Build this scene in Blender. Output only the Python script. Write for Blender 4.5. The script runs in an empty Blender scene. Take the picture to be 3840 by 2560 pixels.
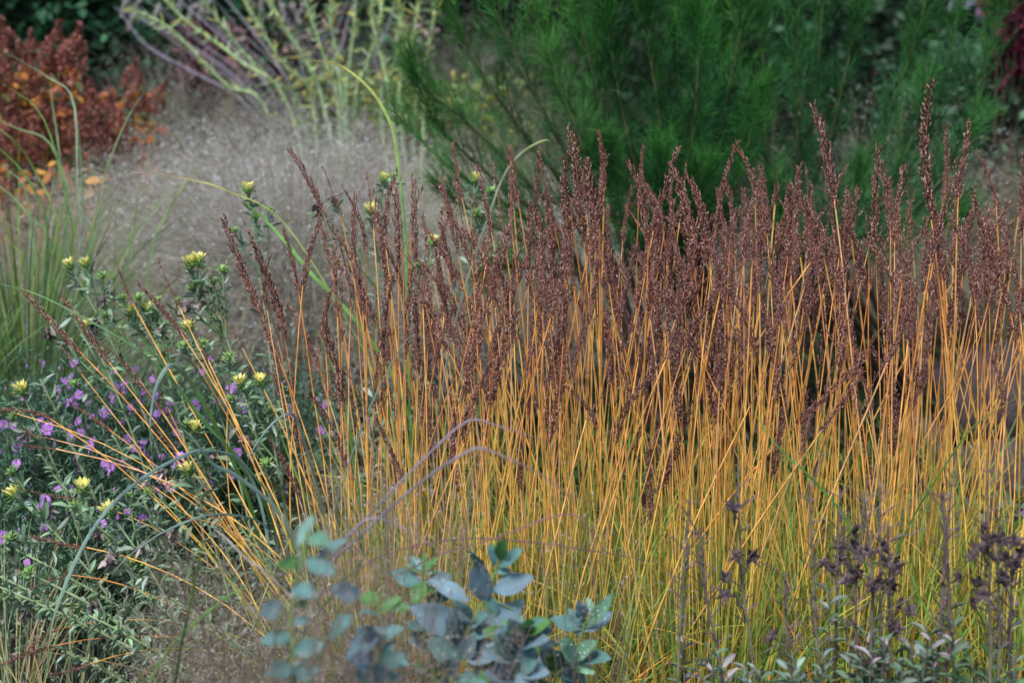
import bpy, math
import numpy as np
from mathutils import Vector, Quaternion

# ------------------------------------------------------------------ camera, light, exposure
S = bpy.context.scene
COL = S.collection
FOC, PITCH, CAMZ = 60.0, math.radians(12.0), 1.25
cam_d = bpy.data.cameras.new('camera'); cam = bpy.data.objects.new('camera', cam_d); COL.objects.link(cam)
cam.location = (0, 0, CAMZ); cam.rotation_euler = (math.pi/2 - PITCH, 0, 0)
cam_d.lens = FOC; cam_d.sensor_width = 36; cam_d.clip_start = 0.05; cam_d.clip_end = 400
cam_d.dof.use_dof = True; cam_d.dof.focus_distance = 2.80; cam_d.dof.aperture_fstop = 4.2
S.camera = cam
W = bpy.data.worlds.new('World'); S.world = W; W.use_nodes = True
nt = W.node_tree; nt.nodes.clear()
sky = nt.nodes.new('ShaderNodeTexSky'); sky.sky_type = 'NISHITA'; sky.sun_disc = False
SUN_EL, SUN_ROT = math.radians(58), math.radians(205)
sky.sun_elevation = SUN_EL; sky.sun_rotation = SUN_ROT
sky.air_density = 1.0; sky.dust_density = 1.2; sky.ozone_density = 1.5
bg = nt.nodes.new('ShaderNodeBackground'); bg.inputs[1].default_value = 0.085
wo = nt.nodes.new('ShaderNodeOutputWorld')
nt.links.new(sky.outputs[0], bg.inputs[0]); nt.links.new(bg.outputs[0], wo.inputs[0])
sl = bpy.data.lights.new('sun', 'SUN'); sl.energy = 2.4; sl.angle = math.radians(16); sl.color = (1, .965, .955)
so = bpy.data.objects.new('sun', sl); COL.objects.link(so)
sd = Vector((math.sin(SUN_ROT)*math.cos(SUN_EL), math.cos(SUN_ROT)*math.cos(SUN_EL), math.sin(SUN_EL)))
so.rotation_euler = sd.to_track_quat('Z', 'Y').to_euler(); so.location = (0, -3, 8)
vs = S.view_settings; vs.view_transform = 'Standard'; vs.look = 'None'; vs.exposure = 1.1; vs.gamma = 1
cy = S.cycles
cy.max_bounces = 5; cy.diffuse_bounces = 2; cy.glossy_bounces = 1; cy.transmission_bounces = 3; cy.transparent_max_bounces = 4
cy.use_denoising = True; cy.caustics_reflective = False; cy.caustics_refractive = False

rng = np.random.default_rng(11)
U = rng.uniform
def R3(n, s=1.0): return rng.normal(0, s, (n, 3))
def nrm(a): a = np.asarray(a, float); return a/np.maximum(np.linalg.norm(a, axis=-1, keepdims=True), 1e-9)
CP, SP = math.cos(PITCH), math.sin(PITCH)
def pt(px, py, Y):
    """point on the ray through photo pixel (3840x2560) at world distance Y"""
    a = (px-1920)/3840*36/FOC; b = (1280-py)/3840*36/FOC
    d = np.array([a, CP+b*SP, -SP+b*CP]); t = Y/d[1]
    return np.array([0, 0, CAMZ]) + d*t
def on_ground(px, py):
    a = (px-1920)/3840*36/FOC; b = (1280-py)/3840*36/FOC
    d = np.array([a, CP+b*SP, -SP+b*CP]); return np.array([0, 0, CAMZ]) + d*(CAMZ/-d[2])

# ------------------------------------------------------------------ materials
def veg(name, rough=.6, trans=.25, noise=.25, nscale=40, spec=.3, coat=0):
    m = bpy.data.materials.new(name); m.use_nodes = True; t = m.node_tree; t.nodes.clear()
    o = t.nodes.new('ShaderNodeOutputMaterial'); p = t.nodes.new('ShaderNodeBsdfPrincipled')
    a = t.nodes.new('ShaderNodeAttribute'); a.attribute_name = 'Col'
    g = t.nodes.new('ShaderNodeNewGeometry'); n = t.nodes.new('ShaderNodeTexNoise'); n.inputs['Scale'].default_value = nscale
    n.inputs['Detail'].default_value = 2
    t.links.new(g.outputs['Position'], n.inputs['Vector'])
    r = t.nodes.new('ShaderNodeMapRange'); r.inputs[1].default_value = .3; r.inputs[2].default_value = .7
    r.inputs[3].default_value = 1-noise; r.inputs[4].default_value = 1+noise
    t.links.new(n.outputs['Fac'], r.inputs[0])
    v = t.nodes.new('ShaderNodeVectorMath'); v.operation = 'SCALE'
    t.links.new(a.outputs['Color'], v.inputs[0]); t.links.new(r.outputs[0], v.inputs['Scale'])
    t.links.new(v.outputs[0], p.inputs['Base Color'])
    p.inputs['Roughness'].default_value = rough; p.inputs['Specular IOR Level'].default_value = spec
    if coat: p.inputs['Coat Weight'].default_value = coat; p.inputs['Coat Roughness'].default_value = .4
    if trans > 0:
        tr = t.nodes.new('ShaderNodeBsdfTranslucent'); t.links.new(v.outputs[0], tr.inputs[0])
        mx = t.nodes.new('ShaderNodeMixShader'); mx.inputs[0].default_value = trans
        t.links.new(p.outputs[0], mx.inputs[1]); t.links.new(tr.outputs[0], mx.inputs[2]); t.links.new(mx.outputs[0], o.inputs[0])
    else: t.links.new(p.outputs[0], o.inputs[0])
    return m
M_STEM = veg('straw_stem', .55, .12, .32, 38, .2)
M_HEAD = veg('brown_spikelets', .75, .1, .35, 90, .15)
M_LEAF = veg('green_leaf', .6, .25, .3, 30, .18)
M_GLAUC = veg('glaucous_leaf', .6, .2, .16, 45, .35)
M_THREAD = veg('thread_foliage', .7, .25, .4, 5, .1)
M_DRY = veg('dry_plant', .8, .05, .3, 60, .15)
M_HAZE = veg('panicle', .8, .42, .2, 12, .1)
M_PETAL = veg('petal', .6, .35, .12, 50)
M_HEDGE = veg('hedge_leaf', .6, .25, .4, 3)
def drop_mat():
    m = bpy.data.materials.new('dew'); m.use_nodes = True; p = m.node_tree.nodes['Principled BSDF']
    p.inputs['Base Color'].default_value = (.95, .96, 1, 1); p.inputs['Roughness'].default_value = .12  # near-white base colour stands in for the bright glints of clear water
    p.inputs['Transmission Weight'].default_value = .15; p.inputs['IOR'].default_value = 1.33
    return m
M_DEW = drop_mat()
def soil_mat(name, c1, c2, c3, sc=7, bump=.6):
    m = bpy.data.materials.new(name); m.use_nodes = True; t = m.node_tree; p = t.nodes['Principled BSDF']
    g = t.nodes.new('ShaderNodeNewGeometry'); n = t.nodes.new('ShaderNodeTexNoise'); n.inputs['Scale'].default_value = sc
    n.inputs['Detail'].default_value = 9; n.inputs['Roughness'].default_value = .7
    cr = t.nodes.new('ShaderNodeValToRGB'); e = cr.color_ramp.elements
    e[0].position = .3; e[0].color = (*c1, 1); e[1].position = .72; e[1].color = (*c3, 1)
    k = e.new(.5); k.color = (*c2, 1)
    b = t.nodes.new('ShaderNodeBump'); b.inputs['Strength'].default_value = bump; b.inputs['Distance'].default_value = .03
    t.links.new(g.outputs['Position'], n.inputs['Vector']); t.links.new(n.outputs['Fac'], cr.inputs[0])
    t.links.new(cr.outputs[0], p.inputs['Base Color']); t.links.new(n.outputs['Fac'], b.inputs['Height'])
    t.links.new(b.outputs[0], p.inputs['Normal']); p.inputs['Roughness'].default_value = .9
    p.inputs['Specular IOR Level'].default_value = .2
    return m

# ------------------------------------------------------------------ geometry collector
class G:
    def __init__(s): s.v = []; s.f = []; s.c = []; s.n = 0
    def add(s, V, F, C):
        V = np.asarray(V, float).reshape(-1, 3); F = np.asarray(F, int).reshape(-1, 3)
        C = np.asarray(C, float)
        if C.ndim == 1: C = np.tile(C, (len(V), 1))
        s.v.append(V); s.f.append(F+s.n); s.c.append(C.reshape(-1, 3)); s.n += len(V); return s
    def inst(s, tpl, T, D, SC, C, roll=None, tipc=None):
        """copies of a template: positions T, z axis along D, scales SC (n,3), colours C (n,3)"""
        tv, tf = tpl; T = np.asarray(T, float); n = len(T)
        if n == 0: return s
        z = nrm(D); ref = nrm(R3(n)) if roll is None else np.asarray(roll, float)
        x = nrm(np.cross(ref, z)); y = np.cross(z, x)
        SC = np.asarray(SC, float)
        if SC.ndim == 1: SC = np.repeat(SC[:, None], 3, 1)
        P = tv[None]*SC[:, None, :]
        V = T[:, None, :] + P[..., 0:1]*x[:, None] + P[..., 1:2]*y[:, None] + P[..., 2:3]*z[:, None]
        F = tf[None] + (np.arange(n)*len(tv))[:, None, None]
        C = np.asarray(C, float); C = np.tile(C, (n, 1)) if C.ndim == 1 else C
        CC = np.repeat(C[:, None, :], len(tv), 1)
        if tipc is not None:
            k = tv[:, 2][None, :, None]; CC = CC*(1-k) + np.asarray(tipc, float).reshape(-1, 1, 3)*k
        return s.add(V, F, CC)
    def ribbons(s, P, Wd, C, face=None, fold=0):
        """ribbon per row of points P (n,m,3); width Wd (n,m); colours (n,m,3)"""
        P = np.asarray(P, float); n, m, _ = P.shape
        T = nrm(np.gradient(P, axis=1)); ref = nrm(R3(n)) if face is None else np.asarray(face, float)
        side = nrm(np.cross(T, np.broadcast_to(ref, (n, 3))[:, None, :])); Wd = np.broadcast_to(Wd, (n, m))[..., None]
        C = np.broadcast_to(C, (n, m, 3))
        if fold:
            N = np.cross(side, T)
            V = np.stack([P-side*Wd/2, P+N*Wd*fold, P+side*Wd/2], 2); k = 3
        else: V = np.stack([P-side*Wd/2, P+side*Wd/2], 2); k = 2
        CC = np.repeat(C[:, :, None, :], k, 2)
        b = (np.arange(n)*m*k)[:, None, None] + (np.arange(m-1)*k)[None, :, None]
        F = []
        for j in range(k-1): F += [b+np.array([j, j+1, j+k+1]), b+np.array([j, j+k+1, j+k])]
        return s.add(V, np.concatenate([f.reshape(-1, 3) for f in F]), CC)
    def tubes(s, P, Rd, C, k=4):
        P = np.asarray(P, float); n, m, _ = P.shape
        T = nrm(np.gradient(P, axis=1)); ref = np.array([.31, .87, .12])
        a = nrm(np.cross(T, ref)); b = np.cross(T, a); Rd = np.broadcast_to(Rd, (n, m))[..., None]
        an = np.arange(k)*2*math.pi/k
        V = np.stack([P+(a*math.cos(q)+b*math.sin(q))*Rd for q in an], 2)
        CC = np.repeat(np.broadcast_to(C, (n, m, 3))[:, :, None, :], k, 2)
        o = (np.arange(n)*m*k)[:, None, None] + (np.arange(m-1)*k)[None, :, None]
        F = []
        for j in range(k):
            j2 = (j+1) % k; F += [o+np.array([j, j2, j2+k]), o+np.array([j, j2+k, j+k])]
        return s.add(V, np.concatenate([f.reshape(-1, 3) for f in F]), CC)
    def mesh(s, name, mat, org=(0, 0, 0), smooth=False):
        V = (np.concatenate(s.v)-np.asarray(org)).astype(np.float32); F = np.concatenate(s.f).astype(np.int32)
        C = np.clip(np.concatenate(s.c), 0, 1); me = bpy.data.meshes.new(name)
        me.vertices.add(len(V)); me.vertices.foreach_set('co', V.ravel())
        me.loops.add(F.size); me.loops.foreach_set('vertex_index', F.ravel())
        me.polygons.add(len(F)); me.polygons.foreach_set('loop_start', np.arange(0, F.size, 3, dtype=np.int32))
        at = me.color_attributes.new('Col', 'FLOAT_COLOR', 'POINT')
        at.data.foreach_set('color', np.c_[C, np.ones(len(C))].astype(np.float32).ravel())
        if smooth: me.polygons.foreach_set('use_smooth', np.ones(len(F), dtype=bool))
        me.update(calc_edges=True); me.materials.append(mat); return me
    def build(s, name, mat, parent=None, smooth=False, at=None):
        org = np.array(parent['_o']) if parent is not None else (np.zeros(3) if at is None else np.asarray(at, float))
        me = s.mesh(name, mat, org, smooth); o = bpy.data.objects.new(name, me); COL.objects.link(o)
        if parent is not None: o.parent = parent
        else: o.location = org
        o['_o'] = [float(q) for q in org]; return o
def meta(o, label, cat, group=None, kind=None):
    o['label'] = label; o['category'] = cat
    if group: o['group'] = group
    o['kind'] = kind or 'thing'
    return o
def thing(name, label, cat, loc, group=None):
    o = bpy.data.objects.new(name, None); o.empty_display_size = .05; COL.objects.link(o); o.location = tuple(float(q) for q in loc)
    o['_o'] = [float(q) for q in loc]; return meta(o, label, cat, group)
def place(me, name, parent, loc, z, scale=1.0, roll=0.0):
    """link shared mesh data as a part of parent, standing at world loc along z"""
    o = bpy.data.objects.new(name, me); COL.objects.link(o); o.parent = parent
    po = np.array(parent['_o']); o.location = tuple(float(q) for q in (np.asarray(loc)-po))
    q = Vector([float(a) for a in z]).to_track_quat('Z', 'Y') @ Quaternion((0, 0, 1), roll)
    o.rotation_mode = 'QUATERNION'; o.rotation_quaternion = q; o.scale = (scale,)*3
    o['_o'] = [float(a) for a in loc]; return o
def bez(a, b, c, m=8):
    a, b, c = [np.atleast_2d(np.asarray(q, float))[:, None, :] for q in (a, b, c)]
    t = np.linspace(0, 1, m)[None, :, None]; return (1-t)**2*a + 2*t*(1-t)*b + t*t*c
def spline(pts, m=24):
    """Catmull-Rom through the given points"""
    P = np.array([2*pts[0]-pts[1]] + list(pts) + [2*pts[-1]-pts[-2]], float); out = []
    ns = len(pts)-1
    for q in np.linspace(0, ns-1e-6, m):
        i = int(q); t = q-i; a, b, c, d = P[i:i+4]
        out.append(.5*((2*b)+(-a+c)*t+(2*a-5*b+4*c-d)*t*t+(-a+3*b-3*c+d)*t**3))
    return np.array(out)
def var(c, n, s=.2, h=.08):
    c = np.asarray(c, float); return np.clip(c*(1+rng.normal(0, s, (n, 1)))*(1+rng.normal(0, h, (n, 3))), .003, .95)
def lerp(a, b, t): a = np.asarray(a, float); b = np.asarray(b, float); return a+(b-a)*t
def mixc(cs, n, s=.15, p=None):
    cs = np.asarray(cs, float); i = rng.choice(len(cs), n, p=p); return np.clip(cs[i]*(1+rng.normal(0, s, (n, 1))), .003, .95)

# templates ----------------------------------------------------------
def t_spik():
    v = [(0, 0, 0)] + [(math.cos(a)*.5, math.sin(a)*.5, .4) for a in (0, 2.09, 4.19)] + [(0, 0, 1)]
    return np.array(v), np.array([(0, 2, 1), (0, 3, 2), (0, 1, 3), (1, 2, 4), (2, 3, 4), (3, 1, 4)])
def t_leaf(widths, curl=.15, fold=.12):
    n = len(widths); v = []; f = []
    for i, w in enumerate(widths):
        t = i/(n-1); z = t; y = -curl*t*t
        v += [(-w/2, y+fold*w, z), (0, y, z), (w/2, y+fold*w, z)]
    for i in range(n-1):
        for j in (0, 1):
            a = i*3+j; f += [(a, a+1, a+4), (a, a+4, a+3)]
    return np.array(v), np.array(f)
T_SPIK = t_spik()
T_LANCE = t_leaf([.04, .6, .95, .6, .0], .3, .15)           # x scale = full width
T_OVAL = t_leaf([.05, .55, .88, 1.0, .93, .68, .05], .18, .16)
T_NEED = (np.array([(-.5, 0, 0), (.5, 0, 0), (.4, -.06, .5), (-.4, -.06, .5), (0, -.22, 1)]), np.array([(0, 1, 2), (0, 2, 3), (3, 2, 4)]))
def t_ball(k=6, r=4):
    v = [(0, 0, -1)]; f = []
    for i in range(1, r):
        a = math.pi*i/r
        v += [(math.sin(a)*math.cos(q*2*math.pi/k), math.sin(a)*math.sin(q*2*math.pi/k), -math.cos(a)) for q in range(k)]
    v.append((0, 0, 1)); L = len(v)-1
    for q in range(k):
        q2 = (q+1) % k; f.append((0, 1+q2, 1+q)); f.append((L, L-k+q, L-k+q2))
        for i in range(r-2):
            a = 1+i*k; f += [(a+q, a+q2, a+k+q2), (a+q, a+k+q2, a+k+q)]
    return np.array(v, float), np.array(f)
T_BALL = t_ball(); T_DROP = t_ball(6, 4)

# ------------------------------------------------------------------ setting: ground
def make_ground():
    xs = np.unique(np.concatenate([np.linspace(-80, -4, 14), np.linspace(-4, 4, 130), np.linspace(4, 80, 14)]))
    ys = np.unique(np.concatenate([np.linspace(-20, 1, 8), np.linspace(1, 9, 130), np.linspace(9, 160, 16)]))
    X, Y = np.meshgrid(xs, ys); Z = .012*np.sin(X*7.3+Y*3.1)+.01*np.sin(X*17-Y*11)+rng.normal(0, .005, X.shape)
    Z = Z-.02; V = np.stack([X, Y, Z], -1).reshape(-1, 3); nx = len(xs)
    i = (np.arange(len(ys)-1)[:, None]*nx+np.arange(nx-1)[None]).ravel()
    F = np.concatenate([np.c_[i, i+1, i+nx+1], np.c_[i, i+nx+1, i+nx]])
    o = G().add(V, F, (.05, .04, .03)).build('ground', soil_mat('soil', (.006, .005, .005), (.018, .014, .012), (.055, .042, .036), 14, 1.0), None, True)
    o['kind'] = 'structure'
make_ground()

# ------------------------------------------------------------------ moor grass bed
HC = [(.115, .042, .037), (.20, .080, .066), (.31, .155, .128), (.47, .31, .26), (.045, .024, .03)]
def seed_head(kind, bend):
    """one brown spike, 0.2 m long, along z"""
    g = G(); L = .2; m = 9
    t = np.linspace(0, 1, m); ax = np.stack([bend*t*t*L, bend*.3*t**3*L, t*L*(1-.1*abs(bend))], -1)
    g.tubes(ax[None], np.linspace(.0011, .0005, m)[None], (.34, .17, .07), 3)
    fat = {'thin': .5, 'norm': 1.0, 'fat': 1.4}[kind]; nn = {'thin': 20, 'norm': 30, 'fat': 36}[kind]
    at = lambda q: np.stack([np.interp(q, t, ax[:, k]) for k in range(3)], -1)
    P = []; D = []; s0 = []
    lump = rng.uniform(.65, 1.25, nn)
    for i in range(nn):
        q = (i+rng.uniform(-.3, .3))/nn*.97; q = min(max(q, 0), .985)
        an = i*2.4+rng.normal(0, .4); lb = (.008+.027*(1-q)**.6)*lump[i]*(.65+.35*fat)
        if kind == 'thin' and rng.random() < .25: continue
        k = max(4, int(lb/.0014*(1.0 if kind != 'thin' else .7))); u = (np.arange(k)+rng.uniform(0, 1, k))/k
        sp = .09+.12*rng.random()*fat
        o = np.array([math.cos(an), math.sin(an), 0]); dr = nrm(o*sp+np.array([bend*q*1.5, 0, 1]))
        b = at(np.array([q]))[0]+o*.0012*fat
        P.append(b+dr*lb*u[:, None]+R3(k, .0007*fat)); D.append(dr+o*.25+R3(k, .12)); s0.append(np.full(k, lb))
    P = np.concatenate(P); D = np.concatenate(D); n = len(P)
    sc = np.stack([U(.0016, .0024, n), U(.0016, .0024, n), U(.0060, .0105, n)], -1)
    g.inst(T_SPIK, P, D, sc, mixc(HC, n, .18, [.24, .32, .24, .13, .07]))
    # dark and pale stray awns
    k = n//12; i = rng.choice(n, k)
    g.inst(T_SPIK, P[i], D[i]+R3(k, .6), np.stack([np.full(k, .0008)]*2+[U(.004, .008, k)], -1), mixc([(.03, .02, .03), (.4, .3, .25)], k))
    return g.mesh('seed_head', M_HEAD)
HEADS = {'thin': [seed_head('thin', b) for b in (.1, .3, -.2, .55)],
         'norm': [seed_head('norm', b) for b in (0, .12, -.12, .25, .4, -.3, .08, .2)],
         'fat': [seed_head('fat', b) for b in (0, .1, -.15, .25, .05)]}
ORANGE = [(.82, .34, .09), (.92, .43, .12), (.95, .52, .15), (.86, .46, .12), (.62, .25, .08), (.80, .44, .22)]
def culm(th, root, tip, hl, kind, bow=None, green=None):
    """a flowering stem from the ground to the tip of its spike"""
    root = np.asarray(root, float); tip = np.asarray(tip, float); d = tip-root; Ln = np.linalg.norm(d)
    ctrl = root+d*.5+(np.array([-d[0]*.22, -d[1]*.2, .10*Ln*min(1, np.linalg.norm(d[:2])/Ln*1.2)]) if bow is None else bow)
    tb = 1-hl/Ln*.97
    P = bez(root, ctrl, tip, 60)[0]; k = int(np.argmin(np.abs(np.linalg.norm(P-tip, axis=1)-hl))); base = P[k]; hl = np.linalg.norm(tip-base); z = nrm(tip-base); Q = P[np.linspace(0, min(k+1, 59), 12).astype(int)].copy(); Q[1:-1] += np.cumsum(R3(10, .0011), 0)*np.array([1, 1, 0])*np.sin(np.linspace(.3, 2.8, 10))[:, None]
    top = np.array(ORANGE[rng.integers(len(ORANGE))])*U(.85, 1.15); gr = U(.0, .5) if green is None else green
    low = lerp((.62, .52, .10), (.22, .46, .07), U(0, 1)**.55); mid = lerp((.95, .51, .12), (.82, .60, .11), gr)
    h = np.linspace(0, 1, 12)[:, None]**1.15
    c = np.where(h < .5, lerp(low, mid, np.clip((h-.08)/.42, 0, 1)**1.2), lerp(mid, top, np.clip((h-.5)/.3, 0, 1)))
    r = np.linspace(.0018, .0011, 12)*U(.6, 1.25)
    st = G().tubes(Q[None], r[None], c[None], 4).build('flower_stem', M_STEM, th)
    sh = HEADS[kind][rng.integers(len(HEADS[kind]))]
    o = place(sh, 'seed_head', st, base, z, hl/.2, U(0, 6.28)); return st
def basal(th, cx, cy, n, r, hmin, hmax):
    a = U(0, 6.28, n); q = r*np.sqrt(U(0, 1, n)); root = np.stack([cx+q*np.cos(a), cy+q*np.sin(a), np.zeros(n)-.01], -1)
    h = U(hmin, hmax, n); ln = np.stack([np.cos(a)*q*.9+rng.normal(0, .05, n), np.sin(a)*q*.9+rng.normal(0, .05, n), h], -1)
    dr = U(0, 1, n)[:, None]**3
    P = bez(root, root+ln*[.35, .35, .6], root+ln+np.stack([ln[:, 0]*1.5, ln[:, 1]*1.5, -h*.35], -1)*dr, 7)
    Wd = np.outer(U(.0022, .0046, n), [.8, 1, 1, .9, .7, .45, .05])
    c0 = mixc([(.12, .27, .05), (.2, .36, .06), (.15, .34, .08), (.40, .46, .08)], n, .15); c1 = mixc([(.68, .50, .11), (.70, .40, .09), (.24, .42, .10), (.36, .46, .10)], n, .12)
    t = np.linspace(0, 1, 7)[None, :, None]**1.3
    g = G().ribbons(P, Wd, c0[:, None]*(1-t)+c1[:, None]*t, None, .15)
    o = g.build('leaf_blades', M_LEAF, th); o['kind'] = 'stuff'
    # dead orange leaves curled round the foot
    n = int(n*.55); a = U(0, 6.28, n); q = r*1.2*np.sqrt(U(0, 1, n)); root = np.stack([cx+q*np.cos(a), cy+q*np.sin(a), np.zeros(n)], -1)
    d = np.stack([rng.normal(0, .06, n), rng.normal(0, .06, n), U(.05, .26, n)], -1)
    P = bez(root, root+d*.7+R3(n, .03), root+d+R3(n, .04), 6)
    g = G().ribbons(P, np.outer(U(.002, .004, n), [1, 1, .9, .7, .4, .05]), mixc([(.60, .24, .05), (.44, .16, .04), (.66, .34, .08), (.26, .11, .04)], n, .2)[:, None, :], None, .1)
    o = g.build('dead_leaves', M_DRY, th); o['kind'] = 'stuff'

CLUMPS = []   # (x, y)
rows = [('front', 2.72, [-.20, 0.06, .32, .58, .86]), ('middle', 3.0, [-.15, .13, .42, .70, 1.0]), ('back', 3.3, [-.08, .20, .50, .82, 1.14])]
LAB = {
 'front': ['golden moor grass clump at the near left corner, stems splaying far left over asters',
           'golden moor grass clump directly behind the blue-green round-leaved shoots',
           'golden moor grass clump just right of the blue-green round-leaved shoots',
           'golden moor grass clump behind the first dry pod stalks at lower right',
           'golden moor grass clump at the near right corner behind the densest pod stalks'],
 'middle': ['inner moor grass clump of the bed, leftmost of the middle row beside yellow flowers',
            'inner moor grass clump with dense brown spikes, second of the middle row',
            'inner moor grass clump at the very centre of the golden bed',
            'inner moor grass clump with tall brown spikes, fourth of the middle row',
            'inner moor grass clump at the right end of the middle row before the stones'],
 'back': ['rear moor grass clump nearest the hazy grass mound, its spikes softly blurred',
          'rear moor grass clump below the bent pale blade and the left feathery shrub',
          'rear moor grass clump with blurred spikes before the dark middle feathery shrub',
          'rear moor grass clump under the tall feathery shrub right of its dark trunk',
          'rear moor grass clump at the far right, thin stems against the stones']}
for row, cy_, xs in rows:
    for i, cx in enumerate(xs):
        th = thing('moor_grass', LAB[row][i], 'grass clump', (cx, cy_, 0), 'moor grass clumps in the golden bed'); CLUMPS.append((th, cx, cy_))
        n = int({'front': 48, 'middle': 38, 'back': 20}[row]*[.85, 1.0, 1.08, .95, .78][i])
        for k in range(n):
            a = U(0, 6.28); q = .13*math.sqrt(U(0, 1)); rx, ry = cx+q*math.cos(a), cy_+q*math.sin(a)
            h = min(rng.normal(.805, .085), .97) if row != 'back' else min(rng.normal(.82, .08), .97)
            if row == 'front' and rng.random() < .15: h = U(.5, .74)
            h *= 1.0 if i else .97
            lx = rng.normal(0, .08)+(rx-cx)*.55; ly = rng.normal(0, .05)+(ry-cy_)*.4
            if rng.random() < .10: lx += rng.normal(0, .14)
            kind = rng.choice(['thin', 'norm', 'fat'], p=[.32, .46, .22] if i else [.5, .4, .1])
            culm(th, (rx, ry, -.01), (rx+lx, ry+ly, h), U(.10, .18), kind)
        basal(th, cx, cy_, 190 if row != 'back' else 90, .15, .16, .50)
def nearest(x, Y):
    return min(CLUMPS, key=lambda c: (c[1]-x)**2+(c[2]-Y)**2)
# prominent spikes: tip px,py / foot of spike px,py / depth / kind
SPK = [(2155, 480, 2190, 900, 2.75, 'fat'), (2085, 560, 2150, 1000, 2.9, 'norm'), (2200, 600, 2240, 950, 2.75, 'fat'), (1905, 545, 1930, 800, 3.2, 'norm'),
 (2015, 550, 2070, 800, 3.2, 'norm'), (2520, 540, 2440, 900, 2.9, 'norm'), (2735, 515, 2690, 800, 2.95, 'norm'), (2580, 620, 2600, 900, 2.8, 'norm'),
 (2440, 610, 2430, 950, 2.75, 'fat'), (3075, 390, 3140, 800, 2.75, 'fat'), (3270, 535, 3285, 950, 2.75, 'norm'), (3410, 295, 3500, 830, 2.7, 'norm'),
 (3605, 440, 3590, 800, 2.8, 'norm'), (3570, 570, 3520, 850, 2.95, 'thin'), (2845, 665, 2850, 1000, 2.8, 'fat'), (2975, 665, 2900, 950, 2.9, 'norm'),
 (3035, 665, 3100, 1000, 2.8, 'norm'), (3185, 710, 3140, 1000, 2.8, 'norm'), (2660, 675, 2640, 1000, 2.75, 'fat'), (2790, 700, 2790, 1000, 2.8, 'norm'),
 (3400, 800, 3380, 1100, 3.0, 'thin'), (3640, 740, 3610, 1050, 2.9, 'norm'), (3790, 810, 3700, 1150, 2.75, 'norm'), (3700, 840, 3800, 1200, 2.75, 'norm'),
 (3835, 1000, 3800, 1300, 2.7, 'norm'), (1795, 610, 1850, 900, 2.9, 'norm'), (1235, 610, 1290, 850, 3.0, 'thin'), (1415, 630, 1450, 900, 3.0, 'norm'),
 (1560, 640, 1540, 900, 3.0, 'thin'), (1490, 720, 1495, 1000, 2.75, 'fat'), (1650, 750, 1660, 950, 3.1, 'norm'), (2360, 690, 2330, 950, 2.9, 'norm'),
 (1830, 960, 1760, 1250, 2.6, 'thin'), (2150, 920, 2060, 1200, 2.6, 'norm'), (1990, 760, 1980, 1100, 2.7, 'norm'), (1310, 730, 1330, 1000, 2.75, 'fat'),
 (1160, 820, 1130, 1100, 2.75, 'fat'), (1080, 840, 1125, 1120, 2.75, 'norm'), (1000, 840, 1075, 1290, 2.75, 'norm'), (822, 800, 990, 1190, 2.75, 'norm'),
 (1370, 690, 1370, 950, 2.8, 'norm'), (2285, 640, 2230, 850, 3.1, 'norm'), (2510, 740, 2500, 1000, 2.75, 'norm'), (2050, 930, 2010, 1190, 2.6, 'norm'),
 (3240, 1390, 3060, 1640, 2.55, 'norm'), (3450, 1080, 3320, 1370, 2.55, 'norm'), (3080, 1500, 2990, 1720, 2.55, 'norm'), (2900, 1360, 2790, 1560, 2.55, 'thin'),
 (1830, 1480, 1720, 1700, 2.55, 'thin'), (1560, 1050, 1700, 1340, 2.65, 'norm'), (2010, 1260, 1960, 1450, 2.55, 'norm'), (2240, 1440, 2190, 1600, 2.5, 'thin'),
 (2480, 1300, 2400, 1500, 2.6, 'norm'), (3640, 1350, 3560, 1480, 2.7, 'thin'), (3500, 1110, 3470, 1300, 2.8, 'norm'), (2190, 1190, 2140, 1450, 2.55, 'norm')]
for (tx, ty, bx, by, Y, kd) in SPK:
    tip = pt(tx, ty, Y); b = pt(bx, by, Y); hl = np.linalg.norm(tip-b); d = nrm(tip-b)
    rx = b[0]-d[0]/max(d[2], .3)*b[2]*.62; th, cx, cyy = nearest(rx, Y)
    root = np.array([np.clip(rx, cx-.17, cx+.17), cyy+U(-.1, .1), -.01])
    ctrl = b-d*np.linalg.norm(b-root)*.45; mid = root+(tip-root)*.5
    culm(th, root, tip, min(hl, .3), kd, bow=ctrl-mid)
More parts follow.
